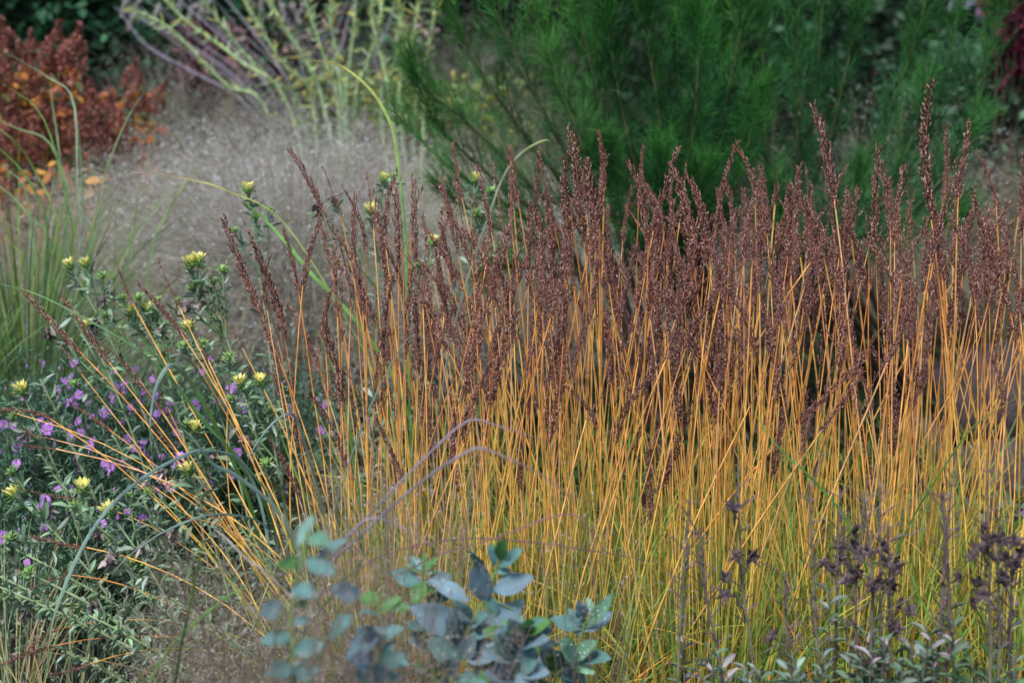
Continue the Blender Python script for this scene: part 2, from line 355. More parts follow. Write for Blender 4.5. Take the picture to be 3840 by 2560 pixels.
# the splay of stems leaning left over the asters
SPL = [(70, 1085, 330, 1340, 3.0, 'norm'), (215, 1115, 420, 1370, 2.95, 'norm'), (425, 1000, 520, 1180, 2.9, 'norm'), (540, 1040, 700, 1270, 2.9, 'norm'),
 (570, 960, 690, 1180, 2.95, 'thin'), (690, 1180, 790, 1360, 2.9, 'thin'), (820, 1140, 930, 1340, 2.95, 'thin'), (200, 1270, 330, 1430, 2.9, 'thin'),
 (550, 1360, 640, 1560, 2.8, 'thin'), (505, 1380, 620, 1560, 2.8, 'norm'), (10, 1460, 220, 1580, 2.85, 'norm'), (0, 1535, 110, 1560, 2.8, 'thin'),
 (275, 1515, 430, 1620, 2.85, 'norm'), (30, 1620, 220, 1640, 2.8, 'thin'), (370, 1210, 540, 1440, 2.85, 'thin'), (660, 1240, 760, 1400, 2.85, 'thin'),
 (990, 1080, 1050, 1300, 2.85, 'thin'), (860, 1460, 850, 1550, 2.8, 'thin'), (40, 1660, 250, 1680, 2.75, 'thin'), (520, 1530, 660, 1690, 2.75, 'thin'),
 (90, 2030, 330, 1960, 2.65, 'norm'), (70, 1820, 400, 1860, 2.75, 'thin'), (0, 2480, 190, 2410, 2.5, 'fat'), (190, 2550, 340, 2470, 2.5, 'norm'),
 (60, 2160, 280, 2190, 2.6, 'thin'), (60, 2410, 200, 2340, 2.55, 'norm'), (640, 1935, 760, 1890, 2.7, 'thin'), (450, 1765, 590, 1710, 2.75, 'thin')]
th0, cx0, cy0 = CLUMPS[0]
for (tx, ty, bx, by, Y, kd) in SPL:
    tip = pt(tx, ty, Y); b = pt(bx, by, Y); hl = np.linalg.norm(tip-b); d = nrm(tip-b)
    root = np.array([cx0-.06+U(-.09, .05), cy0+U(-.08, .12), -.01])
    reach = np.linalg.norm(b-root)
    if ty < 1700: ctrl = b-d*reach*.5
    else: ctrl = lerp(root, b, .55)+np.array([0, 0, .13+U(0, .05)])
    culm(th0, root, tip, min(hl, .3), kd, bow=ctrl-(root+(tip-root)*.5), green=.1)

# ------------------------------------------------------------------ helper: leafy stem plants with yellow heads
GREY_G = [(.18, .30, .17), (.24, .37, .22), (.32, .44, .29), (.30, .38, .31), (.13, .22, .12)]
def bract_head(open_):
    g = G(); n = 18; a = np.arange(n)*2.4; el = np.linspace(.15, 1.15, n)
    D = np.stack([np.cos(a)*np.cos(el), np.sin(a)*np.cos(el), np.sin(el)], -1)
    g.inst(T_LANCE, D*[.004, .004, .001], D, np.stack([np.full(n, .0062), np.full(n, .006), U(.014, .021, n)], -1), mixc([(.19, .34, .09), (.25, .40, .13), (.15, .28, .08)], n, .1), roll=np.tile([0, 0, 1.], (n, 1)))
    g.inst(T_BALL, [(0, 0, .003)], [(0, 0, 1)], [(.008, .008, .008)], (.2, .33, .1)); return g.mesh('flower_head', M_LEAF, smooth=True)
def petals():
    g = G(); n = 15; a = np.arange(n)*2*math.pi/n*1.0+U(-.15, .15, n); el = np.where(np.arange(n) % 2, .95, 1.2)+U(-.15, .15, n)
    D = np.stack([np.cos(a)*np.cos(el), np.sin(a)*np.cos(el), np.sin(el)], -1)
    g.inst(T_LANCE, np.stack([np.cos(a)*.005, np.sin(a)*.005, np.full(n, .006)], -1), D, np.stack([np.full(n, .0062), np.full(n, .006), U(.017, .023, n)], -1), mixc([(.82, .76, .22), (.86, .82, .38), (.74, .70, .16)], n, .06), roll=-np.stack([np.cos(a), np.sin(a), a*0], -1))
    return g.mesh('petals', M_PETAL, smooth=True)
def withered():
    g = G(); n = 20; a = U(0, 6.28, n); el = U(-.2, 1.3, n); D = np.stack([np.cos(a)*np.cos(el), np.sin(a)*np.cos(el), np.sin(el)], -1)+R3(n, .15)
    g.inst(T_LANCE, R3(n, .002), D, np.stack([U(.004, .007, n), U(.004, .008, n), U(.012, .024, n)], -1), mixc([(.24, .19, .18), (.16, .12, .12), (.32, .27, .25)], n, .15))
    g.inst(T_BALL, [(0, 0, .004)], [(0, 0, 1)], [(.008, .007, .009)], (.13, .10, .10)); return g.mesh('withered_head', M_DRY)
BR = [bract_head(1), bract_head(1), bract_head(0)]; PE = [petals(), petals()]; WI = [withered(), withered(), withered()]
def leaves_along(g, P, n, size, cols, up=.3, w=.3, tpl=T_LANCE, t0=.1):
    """pairs of leaves along the curve P (m,3)"""
    t = np.linspace(t0, .98, n)+U(-.01, .01, n); t = np.clip(t, 0, 1); ix = t*(len(P)-1); i = np.minimum(ix.astype(int), len(P)-2); f = (ix-i)[:, None]
    B = P[i]*(1-f)+P[i+1]*f; T = nrm(P[i+1]-P[i]); a = np.arange(n)*1.9+U(-.5, .5, n)
    ref = nrm(np.cross(T, [.2, .3, 1])); r2 = np.cross(T, ref)
    D = ref*np.cos(a)[:, None]+r2*np.sin(a)[:, None]+T*.5+np.array([0, 0, up]); sz = size*U(.6, 1.2, n)
    g.inst(tpl, B, D, np.stack([sz*w, sz, sz], -1), mixc(cols, n, .15), roll=np.tile([0, 0, 1.], (n, 1))+R3(n, .3))
def yplant(label, root, heads, r=.0032, nl=26, lsize=.038):
    """heads: (px, py, Y, kind) kind y = yellow, b = green bud, w = withered"""
    th = thing('yellow_daisy_plant', label, 'flowering plant', root, 'grey-green daisy plants with pale yellow flowers'); root = np.asarray(root, float)
    g = G(); lf = G(); main = None
    for j, (px, py, Y, kd) in enumerate(heads):
        tip = pt(px, py, Y)
        if j == 0:
            c = lerp(root, tip, .5)+np.array([.3*(root[0]-tip[0]), 0, .10*abs(root[0]-tip[0])]); P = bez(root, c, tip, 16)[0]; main = P
            cs = lerp(np.array((.26, .26, .20)), np.array((.30, .42, .22)), np.linspace(0, 1, 16)[:, None])
            g.tubes(P[None], np.linspace(r, r*.45, 16)[None], cs[None], 6); leaves_along(lf, P, nl, lsize, GREY_G)
        else:
            d = np.linalg.norm(main-tip, axis=1); k = int(np.clip(np.argmin(d)-rng.integers(2, 4), 4, 12)); b = main[k]
            c = lerp(b, tip, .5)+np.array([0, 0, -.01]); P = bez(b, c, tip, 8)[0]
            g.tubes(P[None], np.linspace(r*.55, r*.4, 8)[None], np.array((.2, .30, .13)), 5); leaves_along(lf, P, 9, lsize*.6, GREY_G, t0=.25)
        z = nrm(P[-1]-P[-2])
        n = 9; lf.inst(T_LANCE, np.tile(tip-z*.012, (n, 1))-z*U(0, .03, n)[:, None], R3(n, .8)+z*.5, np.stack([U(.006, .01, n), U(.006, .01, n), U(.02, .038, n)], -1), mixc(GREY_G, n, .15))
        if kd == 'w':
            zz = nrm(z*.2+[U(-.4, .4), 0, -.8]); place(WI[rng.integers(3)], 'withered_head', th, tip, zz, U(.9, 1.3), U(0, 6))
        else:
            zz = nrm(z*.5+[U(-.25, .25), -.15, .6]); h = place(BR[rng.integers(3)], 'flower_head', th, tip, zz, U(.85, 1.05)*(1 if kd == 'y' else .8), U(0, 6))
            if kd == 'y': place(PE[rng.integers(2)], 'petals', h, tip, zz, 1.0, 0).matrix_basis.identity()
    g.build('stem', M_LEAF, th, True); lf.build('leaves', M_LEAF, th, True)
    return th
YP = [
 ('tall daisy plant with one open yellow flower above the hazy grass mound', (-.46, 3.35, 0), [(930, 722, 3.4, 'y'), (880, 870, 3.38, 'b'), (960, 820, 3.4, 'b'), (1010, 790, 3.4, 'b')]),
 ('tall daisy plant behind the spikes with a sideways yellow flower near the long arching blade', (-.30, 3.45, 0), [(1437, 680, 3.5, 'y'), (1475, 665, 3.5, 'b'), (1390, 800, 3.45, 'y'), (1180, 770, 3.4, 'w'), (1250, 740, 3.5, 'w')]),
 ('daisy plant whose yellow flower shows between brown spikes, left of the bent pale blade', (-.12, 3.45, 0), [(1780, 680, 3.5, 'y'), (1840, 720, 3.45, 'b'), (1790, 800, 3.45, 'b')]),
 ('daisy plant with a round pale yellow flower half hidden among brown spikes', (-.2, 3.2, 0), [(1620, 915, 3.2, 'y'), (1860, 930, 3.3, 'b'), (1560, 1000, 3.2, 'b')]),
 ('thick-stemmed daisy plant with paired yellow flowers before the hazy grass mound', (-.42, 3.1, 0), [(745, 990, 3.15, 'y'), (715, 1000, 3.15, 'y'), (835, 1015, 3.15, 'b'), (720, 1085, 3.15, 'b'), (700, 1140, 3.1, 'w'), (760, 1135, 3.15, 'w'), (800, 1060, 3.15, 'b')]),
 ('daisy plant leaning left with yellow buds beside the tall green blades', (-.62, 3.2, 0), [(265, 1005, 3.3, 'y'), (325, 1000, 3.3, 'y'), (385, 1040, 3.3, 'b'), (385, 1115, 3.25, 'w'), (180, 1240, 3.2, 'w')]),
 ('bushy daisy plant with many green buds and two yellow flowers above the asters', (-.58, 3.15, 0), [(555, 1170, 3.2, 'y'), (490, 1180, 3.2, 'y'), (520, 1120, 3.2, 'b'), (580, 1180, 3.2, 'b'), (465, 1150, 3.25, 'b'), (395, 1185, 3.2, 'b'), (460, 1120, 3.2, 'b'), (610, 1220, 3.2, 'w'), (665, 1130, 3.2, 'b'), (590, 1130, 3.2, 'b')]),
 ('daisy plant with a lone yellow flower and a drooping withered head over the asters', (-.62, 3.05, 0), [(330, 1235, 3.1, 'y'), (355, 1205, 3.1, 'w'), (240, 1290, 3.1, 'w'), (280, 1440, 3.05, 'b'), (250, 1140, 3.2, 'b')]),
 ('daisy plant with a small yellow flower right of the crossing brown spikes', (-.45, 3.0, 0), [(715, 1240, 3.05, 'y'), (760, 1290, 3.0, 'b'), (690, 1300, 3.0, 'b'), (860, 1340, 3.0, 'b')]),
 ('daisy plant with two pale flowers side by side just left of the golden stems', (-.38, 2.95, 0), [(975, 1440, 2.95, 'y'), (905, 1450, 2.95, 'y'), (1010, 1540, 2.95, 'b'), (870, 1500, 2.95, 'b'), (925, 1640, 2.9, 'w'), (1000, 1740, 2.9, 'b')]),
 ('daisy plant with an upright half-open flower at the left edge above the asters', (-.72, 2.9, 0), [(82, 1475, 2.9, 'y'), (60, 1560, 2.9, 'b'), (110, 1620, 2.9, 'w')]),
 ('low daisy plant with a leafy yellow bud among the wide green blades', (-.48, 2.85, 0), [(730, 1620, 2.85, 'y'), (700, 1600, 2.85, 'b'), (760, 1700, 2.85, 'b'), (620, 1770, 2.8, 'w'), (780, 1690, 2.85, 'w')]),
 ('low daisy plant whose yellow flower touches the lower blue-green arching blade', (-.45, 2.75, 0), [(710, 1775, 2.75, 'y'), (560, 1850, 2.75, 'b'), (640, 1990, 2.7, 'w'), (530, 2050, 2.7, 'w'), (515, 2110, 2.7, 'y')]),
 ('low daisy plant at the left edge with two half-open yellow flowers', (-.58, 2.7, 0), [(62, 1865, 2.75, 'y'), (310, 1845, 2.75, 'y'), (50, 1770, 2.75, 'b'), (40, 2020, 2.7, 'b'), (175, 1910, 2.75, 'w')]),
 ('low daisy plant with a fat yellow bud under the largest blue-green arching blade', (-.5, 2.68, 0), [(415, 1930, 2.7, 'y'), (280, 1900, 2.7, 'b'), (480, 1860, 2.72, 'b'), (410, 2085, 2.65, 'w'), (370, 1990, 2.7, 'w')]),
 ('sprawling hairy daisy stems lying low over black soil at the bottom left', (-.46, 2.62, 0), [(110, 2150, 2.6, 'b'), (110, 2280, 2.6, 'w'), (355, 2265, 2.6, 'w'), (290, 2330, 2.6, 'b'), (30, 2230, 2.6, 'b')]),
]
for lab, root, hd in YP: yplant(lab, root, hd, r=.0046 if 'thick' in lab or 'sprawl' in lab else .0034)
# leafy shoots that fill the left foreground (no flowers)
def shoot(i, root, tip, sag, lab):
    th = thing('leafy_shoot', lab, 'plant', root, 'grey-green leafy shoots lying across the lower left')
    P = bez(root, lerp(root, tip, .5)+np.array([0, 0, sag]), tip, 14)[0]
    cs = lerp(np.array((.28, .26, .22)), np.array((.30, .42, .20)), np.linspace(0, 1, 14)[:, None])
    G().tubes(P[None], np.linspace(.0042, .0018, 14)[None], cs[None], 6).build('stem', M_LEAF, th, True)
    g = G(); leaves_along(g, P, 46, .032, GREY_G, w=.26); leaves_along(g, P, 60, .015, GREY_G, w=.3, t0=.3); g.build('leaves', M_LEAF, th, True)
SH = [((60, 2060), (-.42, 2.7), 'hairy green shoot reaching the left edge just below the lowest yellow flowers'),
      ((0, 2160), (-.40, 2.6), 'pale green shoot crossing the lower left under the round brown spike'),
      ((230, 2440), (-.5, 2.55), 'short upright shoot rising from the black soil at the bottom left'),
      ((0, 2200), (-.36, 2.55), 'thick green hairy shoot running nearly level above the black soil'),
      ((560, 1950), (-.44, 2.8), 'leafy shoot under the middle of the lower arching blade'),
      ((870, 1950), (-.36, 2.9), 'leafy shoot at the foot of the leaning golden stems'),
      ((200, 1780), (-.6, 2.85), 'leafy shoot between the asters and the left yellow flowers'),
      ((420, 1620), (-.6, 3.0), 'leafy shoot rising through the purple asters'),
      ((680, 1480), (-.5, 3.05), 'leafy shoot behind the widest green blade'),
      ((1040, 1500), (-.33, 3.05), 'leafy shoot with broad leaves against the left edge of the golden bed'),
      ((480, 2180), (-.38, 2.6), 'leafy shoot above the hairy stem joint in the lower left'),
      ((150, 1420), (-.75, 3.1), 'leafy shoot beside the left grass tuft above the asters'),
      ((300, 2290), (-.35, 2.5), 'leafy shoot ending in a drooping leaf over the soil'),
      ((640, 2240), (-.3, 2.55), 'leafy shoot left of the dark upright foreground stem')]
for i, (t, r, lab) in enumerate(SH):
    shoot(i, np.array([r[0]+U(0, .1), r[1], 0]), pt(t[0], t[1], r[1]-.0), .04, lab)

# ground cover of small leaves
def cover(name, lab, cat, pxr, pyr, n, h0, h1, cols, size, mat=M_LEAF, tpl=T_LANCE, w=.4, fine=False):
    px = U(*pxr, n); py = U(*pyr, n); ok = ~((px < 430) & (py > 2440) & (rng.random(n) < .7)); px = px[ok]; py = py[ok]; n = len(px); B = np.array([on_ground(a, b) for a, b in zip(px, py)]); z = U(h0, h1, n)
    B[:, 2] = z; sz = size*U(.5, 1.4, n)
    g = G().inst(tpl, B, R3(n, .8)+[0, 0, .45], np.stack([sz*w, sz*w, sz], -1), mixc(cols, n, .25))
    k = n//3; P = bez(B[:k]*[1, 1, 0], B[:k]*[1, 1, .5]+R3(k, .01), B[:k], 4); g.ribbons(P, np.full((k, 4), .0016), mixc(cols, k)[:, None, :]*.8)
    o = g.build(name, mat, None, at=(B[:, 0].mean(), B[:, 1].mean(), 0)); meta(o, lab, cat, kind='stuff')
cover('ground_cover', 'low grey-green ground cover of small leaves under the daisies at lower left', 'ground cover', (-300, 1350), (1950, 2640), 15000, .0, .15, [(.14, .23, .13), (.20, .30, .18), (.27, .37, .25), (.20, .16, .15), (.09, .15, .08)], .019, w=.3)
cover('ground_cover', 'dark green low ground cover beneath the left grass tufts and asters', 'ground cover', (-300, 1500), (1500, 1950), 4200, .0, .2, [(.08, .15, .08), (.12, .20, .12), (.15, .23, .17)], .04)
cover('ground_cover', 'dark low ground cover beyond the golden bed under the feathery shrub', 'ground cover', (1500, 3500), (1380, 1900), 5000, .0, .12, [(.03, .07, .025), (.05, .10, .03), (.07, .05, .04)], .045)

# ------------------------------------------------------------------ purple asters
def aster_mesh():
    g = G(); n = 16; a = np.arange(n)*2*math.pi/n; el = U(-.1, .35, n); D = np.stack([np.cos(a)*np.cos(el), np.sin(a)*np.cos(el), np.sin(el)], -1)
    g.inst(T_LANCE, D*.003, D, np.stack([np.full(n, .0042), np.full(n, .003), U(.011, .0145, n)], -1), mixc([(.50, .20, .68), (.56, .27, .74), (.42, .17, .62)], n, .08), roll=np.tile([0, 0, 1.], (n, 1)))
    return g.mesh('flower', M_PETAL, smooth=True)
def disc_mesh(): return G().inst(T_BALL, [(0, 0, .001)], [(0, 0, 1)], [(.0035, .0035, .002)], (.55, .42, .08)).mesh('disc', M_PETAL, smooth=True)
AST = [aster_mesh() for _ in range(3)]; DISC = disc_mesh()
BUD = [G().inst(T_SPIK, [(0, 0, 0)], [(0, 0, 1)], [(.006, .006, .011)], c).inst(T_SPIK, [(0, 0, -.002)], [(0, 0, 1)], [(.007, .007, .006)], (.15, .25, .1)).mesh('bud', M_PETAL) for c in ((.6, .28, .55), (.5, .25, .55), (.45, .25, .6))]
AP = [('aster plant at the left edge, flowers below the lone yellow daisy', (60, 1560), 130, 17), ('aster plant with flowers under the leftmost crossing brown spikes', (330, 1540), 150, 24),
      ('aster plant densest with lilac flowers around the thick brown spikes', (480, 1420), 120, 20), ('aster plant crowded with flowers left of the wide green blade', (560, 1680), 150, 26),
      ('aster plant half hidden behind the wide green blade', (800, 1500), 130, 16), ('aster plant beside the golden bed with few flowers', (980, 1420), 120, 10),
      ('aster plant lowest of all, flowers between daisy stems', (330, 1860), 170, 20), ('aster plant farthest back at the foot of the green grass tuft', (180, 1370), 150, 8)]
for lab, (px, py), sp, nf in AP:
    Y = 3.05+(1900-py)/1000*1.0; py += 70; c = pt(px, py, Y); th = thing('aster_plant', lab, 'aster', (c[0], Y, 0), 'purple asters on the left')
    g = G(); n = 130; tips = np.array([pt(px+rng.normal(0, sp), py+rng.normal(0, 75), Y+U(-.15, .15)) for _ in range(n)]); tips[:, 2] = np.clip(tips[:, 2], .06, .6)
    root = np.tile([c[0], Y, 0.], (n, 1))+np.c_[rng.normal(0, .06, (n, 2)), np.zeros(n)]
    P = bez(root, lerp(root, tips, .5)+[0, 0, .04], tips, 6); g.tubes(P, np.full((n, 6), .0009), np.array((.06, .10, .05)), 3)
    g.build('stems', M_LEAF, th); g = G()
    k = 26; q = rng.integers(0, n, n*k); s = rng.random(n*k)*.75+.25; B = tips[q]*s[:, None]+root[q]*(1-s[:, None])+R3(n*k, .012)+[0, 0, .02]
    g.inst(T_NEED, B, R3(n*k, .6)+[0, 0, .5], np.stack([U(.002, .0035, n*k)]*2+[U(.012, .028, n*k)], -1), mixc([(.07, .16, .09), (.10, .21, .13), (.14, .25, .16), (.05, .11, .07)], n*k, .2))
    o = g.build('foliage', M_LEAF, th); o['kind'] = 'stuff'
    for i in range(nf):
        t = tips[i]+[0, U(-.05, .0), U(-.02, .03)]; z = nrm(np.array([U(-.9, .9), -.75, U(-.1, 1.3)])); f = place(AST[i % 3], 'flower', th, t, z, U(.5, .95), U(0, 6))
        d = bpy.data.objects.new('disc', DISC); COL.objects.link(d); d.parent = f
    for i in range(26): place(BUD[i % 3], 'bud', th, tips[rng.integers(0, n)]+R3(1, .015)[0], nrm([U(-.3, .3), U(-.3, .3), 1]), U(.7, 1.2))

# ------------------------------------------------------------------ strap blades
WSC = .55
def blade(name, lab, pts, wd, cols, group='single arching grass blades', mat=M_LEAF, fold=.22, taper=1.0, cat='grass blade', face=None, m=60):
    """pts: (px, py, Y) from the root upwards"""
    Q = [pt(*p) for p in pts]; ts = 0.
    if Q[0][2] > .06:
        tg = nrm(Q[0]-Q[1]); hh = Q[0][2]; rt = np.array([Q[0][0]+np.clip(tg[0]*hh*.4, -.12, .12), Q[0][1]+.02, 0.]); Q = list(bez(rt, Q[0]+tg*hh*.45, Q[0], 5)[0])+Q[1:]
    wd = wd*WSC*(.9 if name == 'bent_grass' else 1); P = spline(Q, m); t = np.linspace(0, 1, m)
    w = wd*np.minimum(1, .75+t*2)*np.clip((1-t)*3.2*taper, .06, 1)
    cs = np.array(cols, float)*.66; C = np.stack([np.interp(t, np.linspace(0, 1, len(cs)), cs[:, k]) for k in range(3)], -1)
    f = np.array([[.25, -1, .35]]) if face is None else np.array([face])
    o = G().ribbons(P[None], w[None], C[None], f, fold).build(name, mat, None, True, at=P[0]); return meta(o, lab, cat, group)
BLG, GRN, DGR, YEL, LIL, TAN = (.27, .42, .38), (.16, .36, .08), (.07, .19, .05), (.5, .5, .12), (.36, .33, .37), (.45, .33, .24)
blade('arching_grass', 'large blue-green blade arching down to the left over the daisies', [(760, 1690, 2.72), (690, 1708, 2.68), (560, 1775, 2.6), (430, 1880, 2.5), (320, 2030, 2.42), (230, 2230, 2.36), (190, 2370, 2.34), (170, 2560, 2.34)], .0095, [GRN, BLG, BLG, BLG, (.3, .45, .36), (.42, .45, .2)], taper=1.6)
blade('arching_grass', 'smaller blue-green blade arching low left of the golden bed', [(980, 1960, 2.75), (935, 1942, 2.7), (860, 1928, 2.65), (760, 1935, 2.6), (620, 1990, 2.55), (500, 2070, 2.5), (430, 2140, 2.48), (417, 2180, 2.48)], .0062, [DGR, BLG, BLG, BLG, (.45, .5, .3)])
blade('arching_grass', 'long thin green blade slanting from the left edge over the asters', [(900, 1720, 2.8), (760, 1580, 2.78), (640, 1420, 2.76), (500, 1300, 2.74), (330, 1200, 2.74), (130, 1100, 2.76), (-40, 1055, 2.8)], .0062, [GRN, (.12, .28, .12), (.12, .28, .12), (.16, .33, .13), (.2, .36, .14)], taper=2)
blade('arching_grass', 'wide bright green blade bent over sharply above the purple asters', [(870, 1720, 2.85), (800, 1580, 2.82), (740, 1470, 2.8), (690, 1400, 2.78), (645, 1368, 2.76), (610, 1400, 2.74), (580, 1470, 2.73), (563, 1600, 2.72), (575, 1750, 2.72)], .013, [GRN, GRN, (.2, .4, .1), (.2, .4, .12), (.3, .42, .3), BLG, (.3, .44, .3)], taper=1.4)
blade('arching_grass', 'broad green blade parallel to the bent one beside the yellow daisy', [(900, 1740, 2.9), (820, 1640, 2.88), (720, 1520, 2.86), (560, 1300, 2.84), (500, 1210, 2.82)], .011, [GRN, DGR, GRN, GRN])
blade('arching_grass', 'grey-green blade standing before the left end of the golden stems', [(880, 1780, 2.7), (800, 1740, 2.68), (720, 1640, 2.66), (665, 1590, 2.66)], .012, [(.25, .3, .22), BLG, (.15, .25, .15)])
blade('arching_grass', 'long thin blade bowing over the hazy mound to a yellow tip', [(1530, 1250, 3.15), (1520, 900, 3.2), (1497, 650, 3.25), (1470, 480, 3.3), (1400, 350, 3.35), (1300, 260, 3.4), (1220, 230, 3.4), (1150, 232, 3.4)], .011, [GRN, GRN, (.2, .42, .1), (.2, .38, .12), (.3, .42, .1), YEL, (.6, .4, .1)], taper=1.2)
blade('arching_grass', 'pale blade folded sharply at its top before the feathery shrub', [(1850, 760, 3.0), (1890, 660, 3.0), (1930, 600, 3.0), (1985, 553, 3.0), (2050, 526, 3.0), (2075, 560, 3.02), (2110, 630, 3.05), (2145, 700, 3.1)], .008, [GRN, (.36, .45, .33), (.42, .5, .38), (.4, .45, .22), (.3, .4, .15), (.22, .33, .1)])
blade('arching_grass', 'wide green blade slanting down right behind the left brown spikes', [(1290, 1150, 3.1), (1180, 1040, 3.12), (1090, 930, 3.15), (1000, 830, 3.2), (930, 770, 3.2), (900, 755, 3.2)], .013, [GRN, (.2, .42, .1), (.2, .42, .1), GRN])
blade('arching_grass', 'thin tan blade curving over the hazy mound left of the yellow flower', [(1300, 1200, 3.2), (1060, 830, 3.3), (850, 715, 3.35), (720, 675, 3.4), (550, 650, 3.4), (455, 660, 3.4), (430, 720, 3.4)], .0055, [DGR, GRN, GRN, YEL, TAN, TAN])
blade('arching_grass', 'bright upright blade at the left flank of the golden stems', [(1160, 1900, 2.8), (1100, 1750, 2.8), (1060, 1650, 2.8), (1040, 1560, 2.8)], .008, [GRN, (.25, .45, .1), GRN])
blade('arching_grass', 'green blade leaning up between golden stems at their left edge', [(1330, 1750, 2.9), (1290, 1500, 2.9), (1230, 1330, 2.92), (1190, 1240, 2.95)], .012, [GRN, (.2, .42, .1), GRN])
blade('arching_grass', 'arching blue-green blade drooping from the golden stems onto daisies', [(1160, 1720, 2.75), (1110, 1570, 2.72), (1070, 1555, 2.7), (1010, 1600, 2.68), (940, 1700, 2.66), (925, 1760, 2.66)], .0075, [GRN, (.2, .4, .12), BLG, BLG, BLG])
blade('arching_grass', 'thin blue-green blade crossing the golden stems diagonally', [(1350, 1620, 2.62), (1400, 1500, 2.62), (1470, 1360, 2.62), (1530, 1270, 2.62), (1590, 1245, 2.62)], .0045, [BLG, BLG, (.3, .45, .3)])
blade('arching_grass', 'dark green blade slanting through the golden stems right of centre', [(3010, 1760, 2.6), (2960, 1720, 2.6), (2890, 1640, 2.6), (2800, 1500, 2.62)], .008, [DGR, GRN, GRN])
blade('arching_grass', 'green blade slanting up to the right edge past the stones', [(3560, 1720, 2.6), (3650, 1600, 2.6), (3750, 1530, 2.6), (3870, 1450, 2.6)], .006, [DGR, (.16, .3, .06), (.3, .32, .06)])
blade('arching_grass', 'green blade crossing lower right among the golden stems', [(3130, 2300, 2.5), (3250, 2160, 2.5), (3420, 1960, 2.5), (3520, 1850, 2.5)], .008, [GRN, GRN, (.3, .4, .1)])
blade('arching_grass', 'green blade leaning left from the pod stalks at lower right', [(3600, 2480, 2.5), (3480, 2300, 2.5), (3380, 2050, 2.5), (3330, 1880, 2.5)], .008, [GRN, (.2, .38, .08), (.35, .42, .1)])
# foreground, out of focus
blade('bent_grass', 'thick grey-lilac blade rising to a bend in the soft foreground', [(1060, 2380, 2.0), (1200, 2160, 1.98), (1400, 1960, 1.95), (1600, 1790, 1.92), (1740, 1700, 1.9), (1800, 1680, 1.9), (1900, 1715, 1.9), (2060, 1800, 1.9), (2200, 1960, 1.92), (2330, 2300, 1.95)], .0066, [(.25, .36, .22), LIL, LIL, LIL, (.4, .36, .4), (.36, .27, .27), (.3, .2, .15), (.25, .15, .1)], 'soft foreground blades')
blade('bent_grass', 'highest lilac blade peaking over the golden stems at picture centre', [(1180, 2160, 2.15), (1450, 1860, 2.1), (1640, 1670, 2.1), (1730, 1592, 2.1), (1790, 1573, 2.1), (1880, 1600, 2.1), (2010, 1640, 2.1), (2150, 1690, 2.12)], .0058, [(.26, .33, .2), (.38, .36, .36), (.42, .37, .44), (.42, .34, .44), (.36, .27, .3), (.3, .2, .2)], 'soft foreground blades')
blade('bent_grass', 'olive blade slanting up behind the grey-lilac bent blade', [(1250, 2350, 2.1), (1370, 2080, 2.1), (1500, 1920, 2.1), (1680, 1690, 2.1)], .006, [(.12, .26, .05), (.2, .3, .08), (.3, .32, .12)], 'soft foreground blades')
blade('bent_grass', 'low purple-grey blade arching just above the blue-green leaves', [(1230, 2150, 1.95), (1300, 2010, 1.95), (1400, 1940, 1.95), (1520, 1985, 1.95), (1640, 2050, 1.95), (1740, 2110, 1.95)], .004, [LIL, LIL, (.42, .34, .4), (.36, .28, .32)], 'soft foreground blades')
blade('bent_grass', 'long purple stem bowing right across the golden stems above the round leaves', [(1350, 2130, 1.98), (1500, 2060, 1.98), (1700, 2022, 1.98), (1900, 2022, 1.98), (2200, 2060, 2.0), (2560, 2125, 2.05)], .0038, [(.3, .36, .16), (.3, .34, .16), (.27, .2, .16), (.27, .13, .14), (.27, .15, .15), (.2, .13, .12)], 'soft foreground blades', taper=3)
blade('bent_grass', 'reddish blade peaking right of the blue-green leaves then dropping', [(1600, 2100, 2.0), (1850, 2020, 2.0), (2050, 1945, 2.0), (2150, 1930, 2.0), (2220, 2000, 2.0), (2290, 2120, 2.0), (2340, 2260, 2.0)], .0038, [(.25, .2, .14), (.25, .18, .15), (.38, .2, .2), (.36, .18, .17), (.2, .13, .1)], 'soft foreground blades')
blade('bent_grass', 'dark green soft stem standing upright in the lower left', [(650, 2600, 1.9), (680, 2420, 1.9), (715, 2260, 1.9), (750, 2080, 1.9), (780, 2000, 1.9)], .0068, [(.035, .10, .03), (.04, .11, .03), (.06, .13, .04), (.25, .26, .06)], 'soft foreground blades', taper=2)
blade('bent_grass', 'green blade slanting up at the lower left of the round leaves', [(1230, 2250, 2.0), (1340, 2120, 2.0), (1420, 2010, 2.0), (1480, 1930, 2.0)], .006, [(.1, .25, .06), (.1, .26, .06), (.2, .34, .1)], 'soft foreground blades')
blade('bent_grass', 'bright fresh blade pointing left in the lower left haze', [(820, 2260, 2.1), (900, 2210, 2.1), (960, 2180, 2.1)], .008, [(.2, .4, .1)]*2, 'soft foreground blades')
blade('bent_grass', 'pale dry blade leaning left at the foot of the splayed stems', [(1000, 2150, 2.3), (920, 2090, 2.3), (850, 2020, 2.3), (795, 1975, 2.3)], .008, [(.4, .33, .25), (.5, .42, .34), (.6, .55, .48)], 'soft foreground blades', taper=3)
blade('bent_grass', 'pinkish dead blade at the bottom under the round leaves, left side', [(1240, 2600, 1.95), (1190, 2520, 1.95), (1130, 2470, 1.95)], .010, [(.42, .28, .26), (.5, .36, .34)], 'soft foreground blades', taper=3)
blade('bent_grass', 'rusty curled blade tip left of the round leaves', [(1350, 2070, 2.1), (1310, 2040, 2.1), (1270, 2035, 2.1), (1170, 2100, 2.1), (1090, 2200, 2.1)], .0055, [(.45, .2, .14), (.42, .25, .2), (.35, .27, .22)], 'soft foreground blades', taper=3)

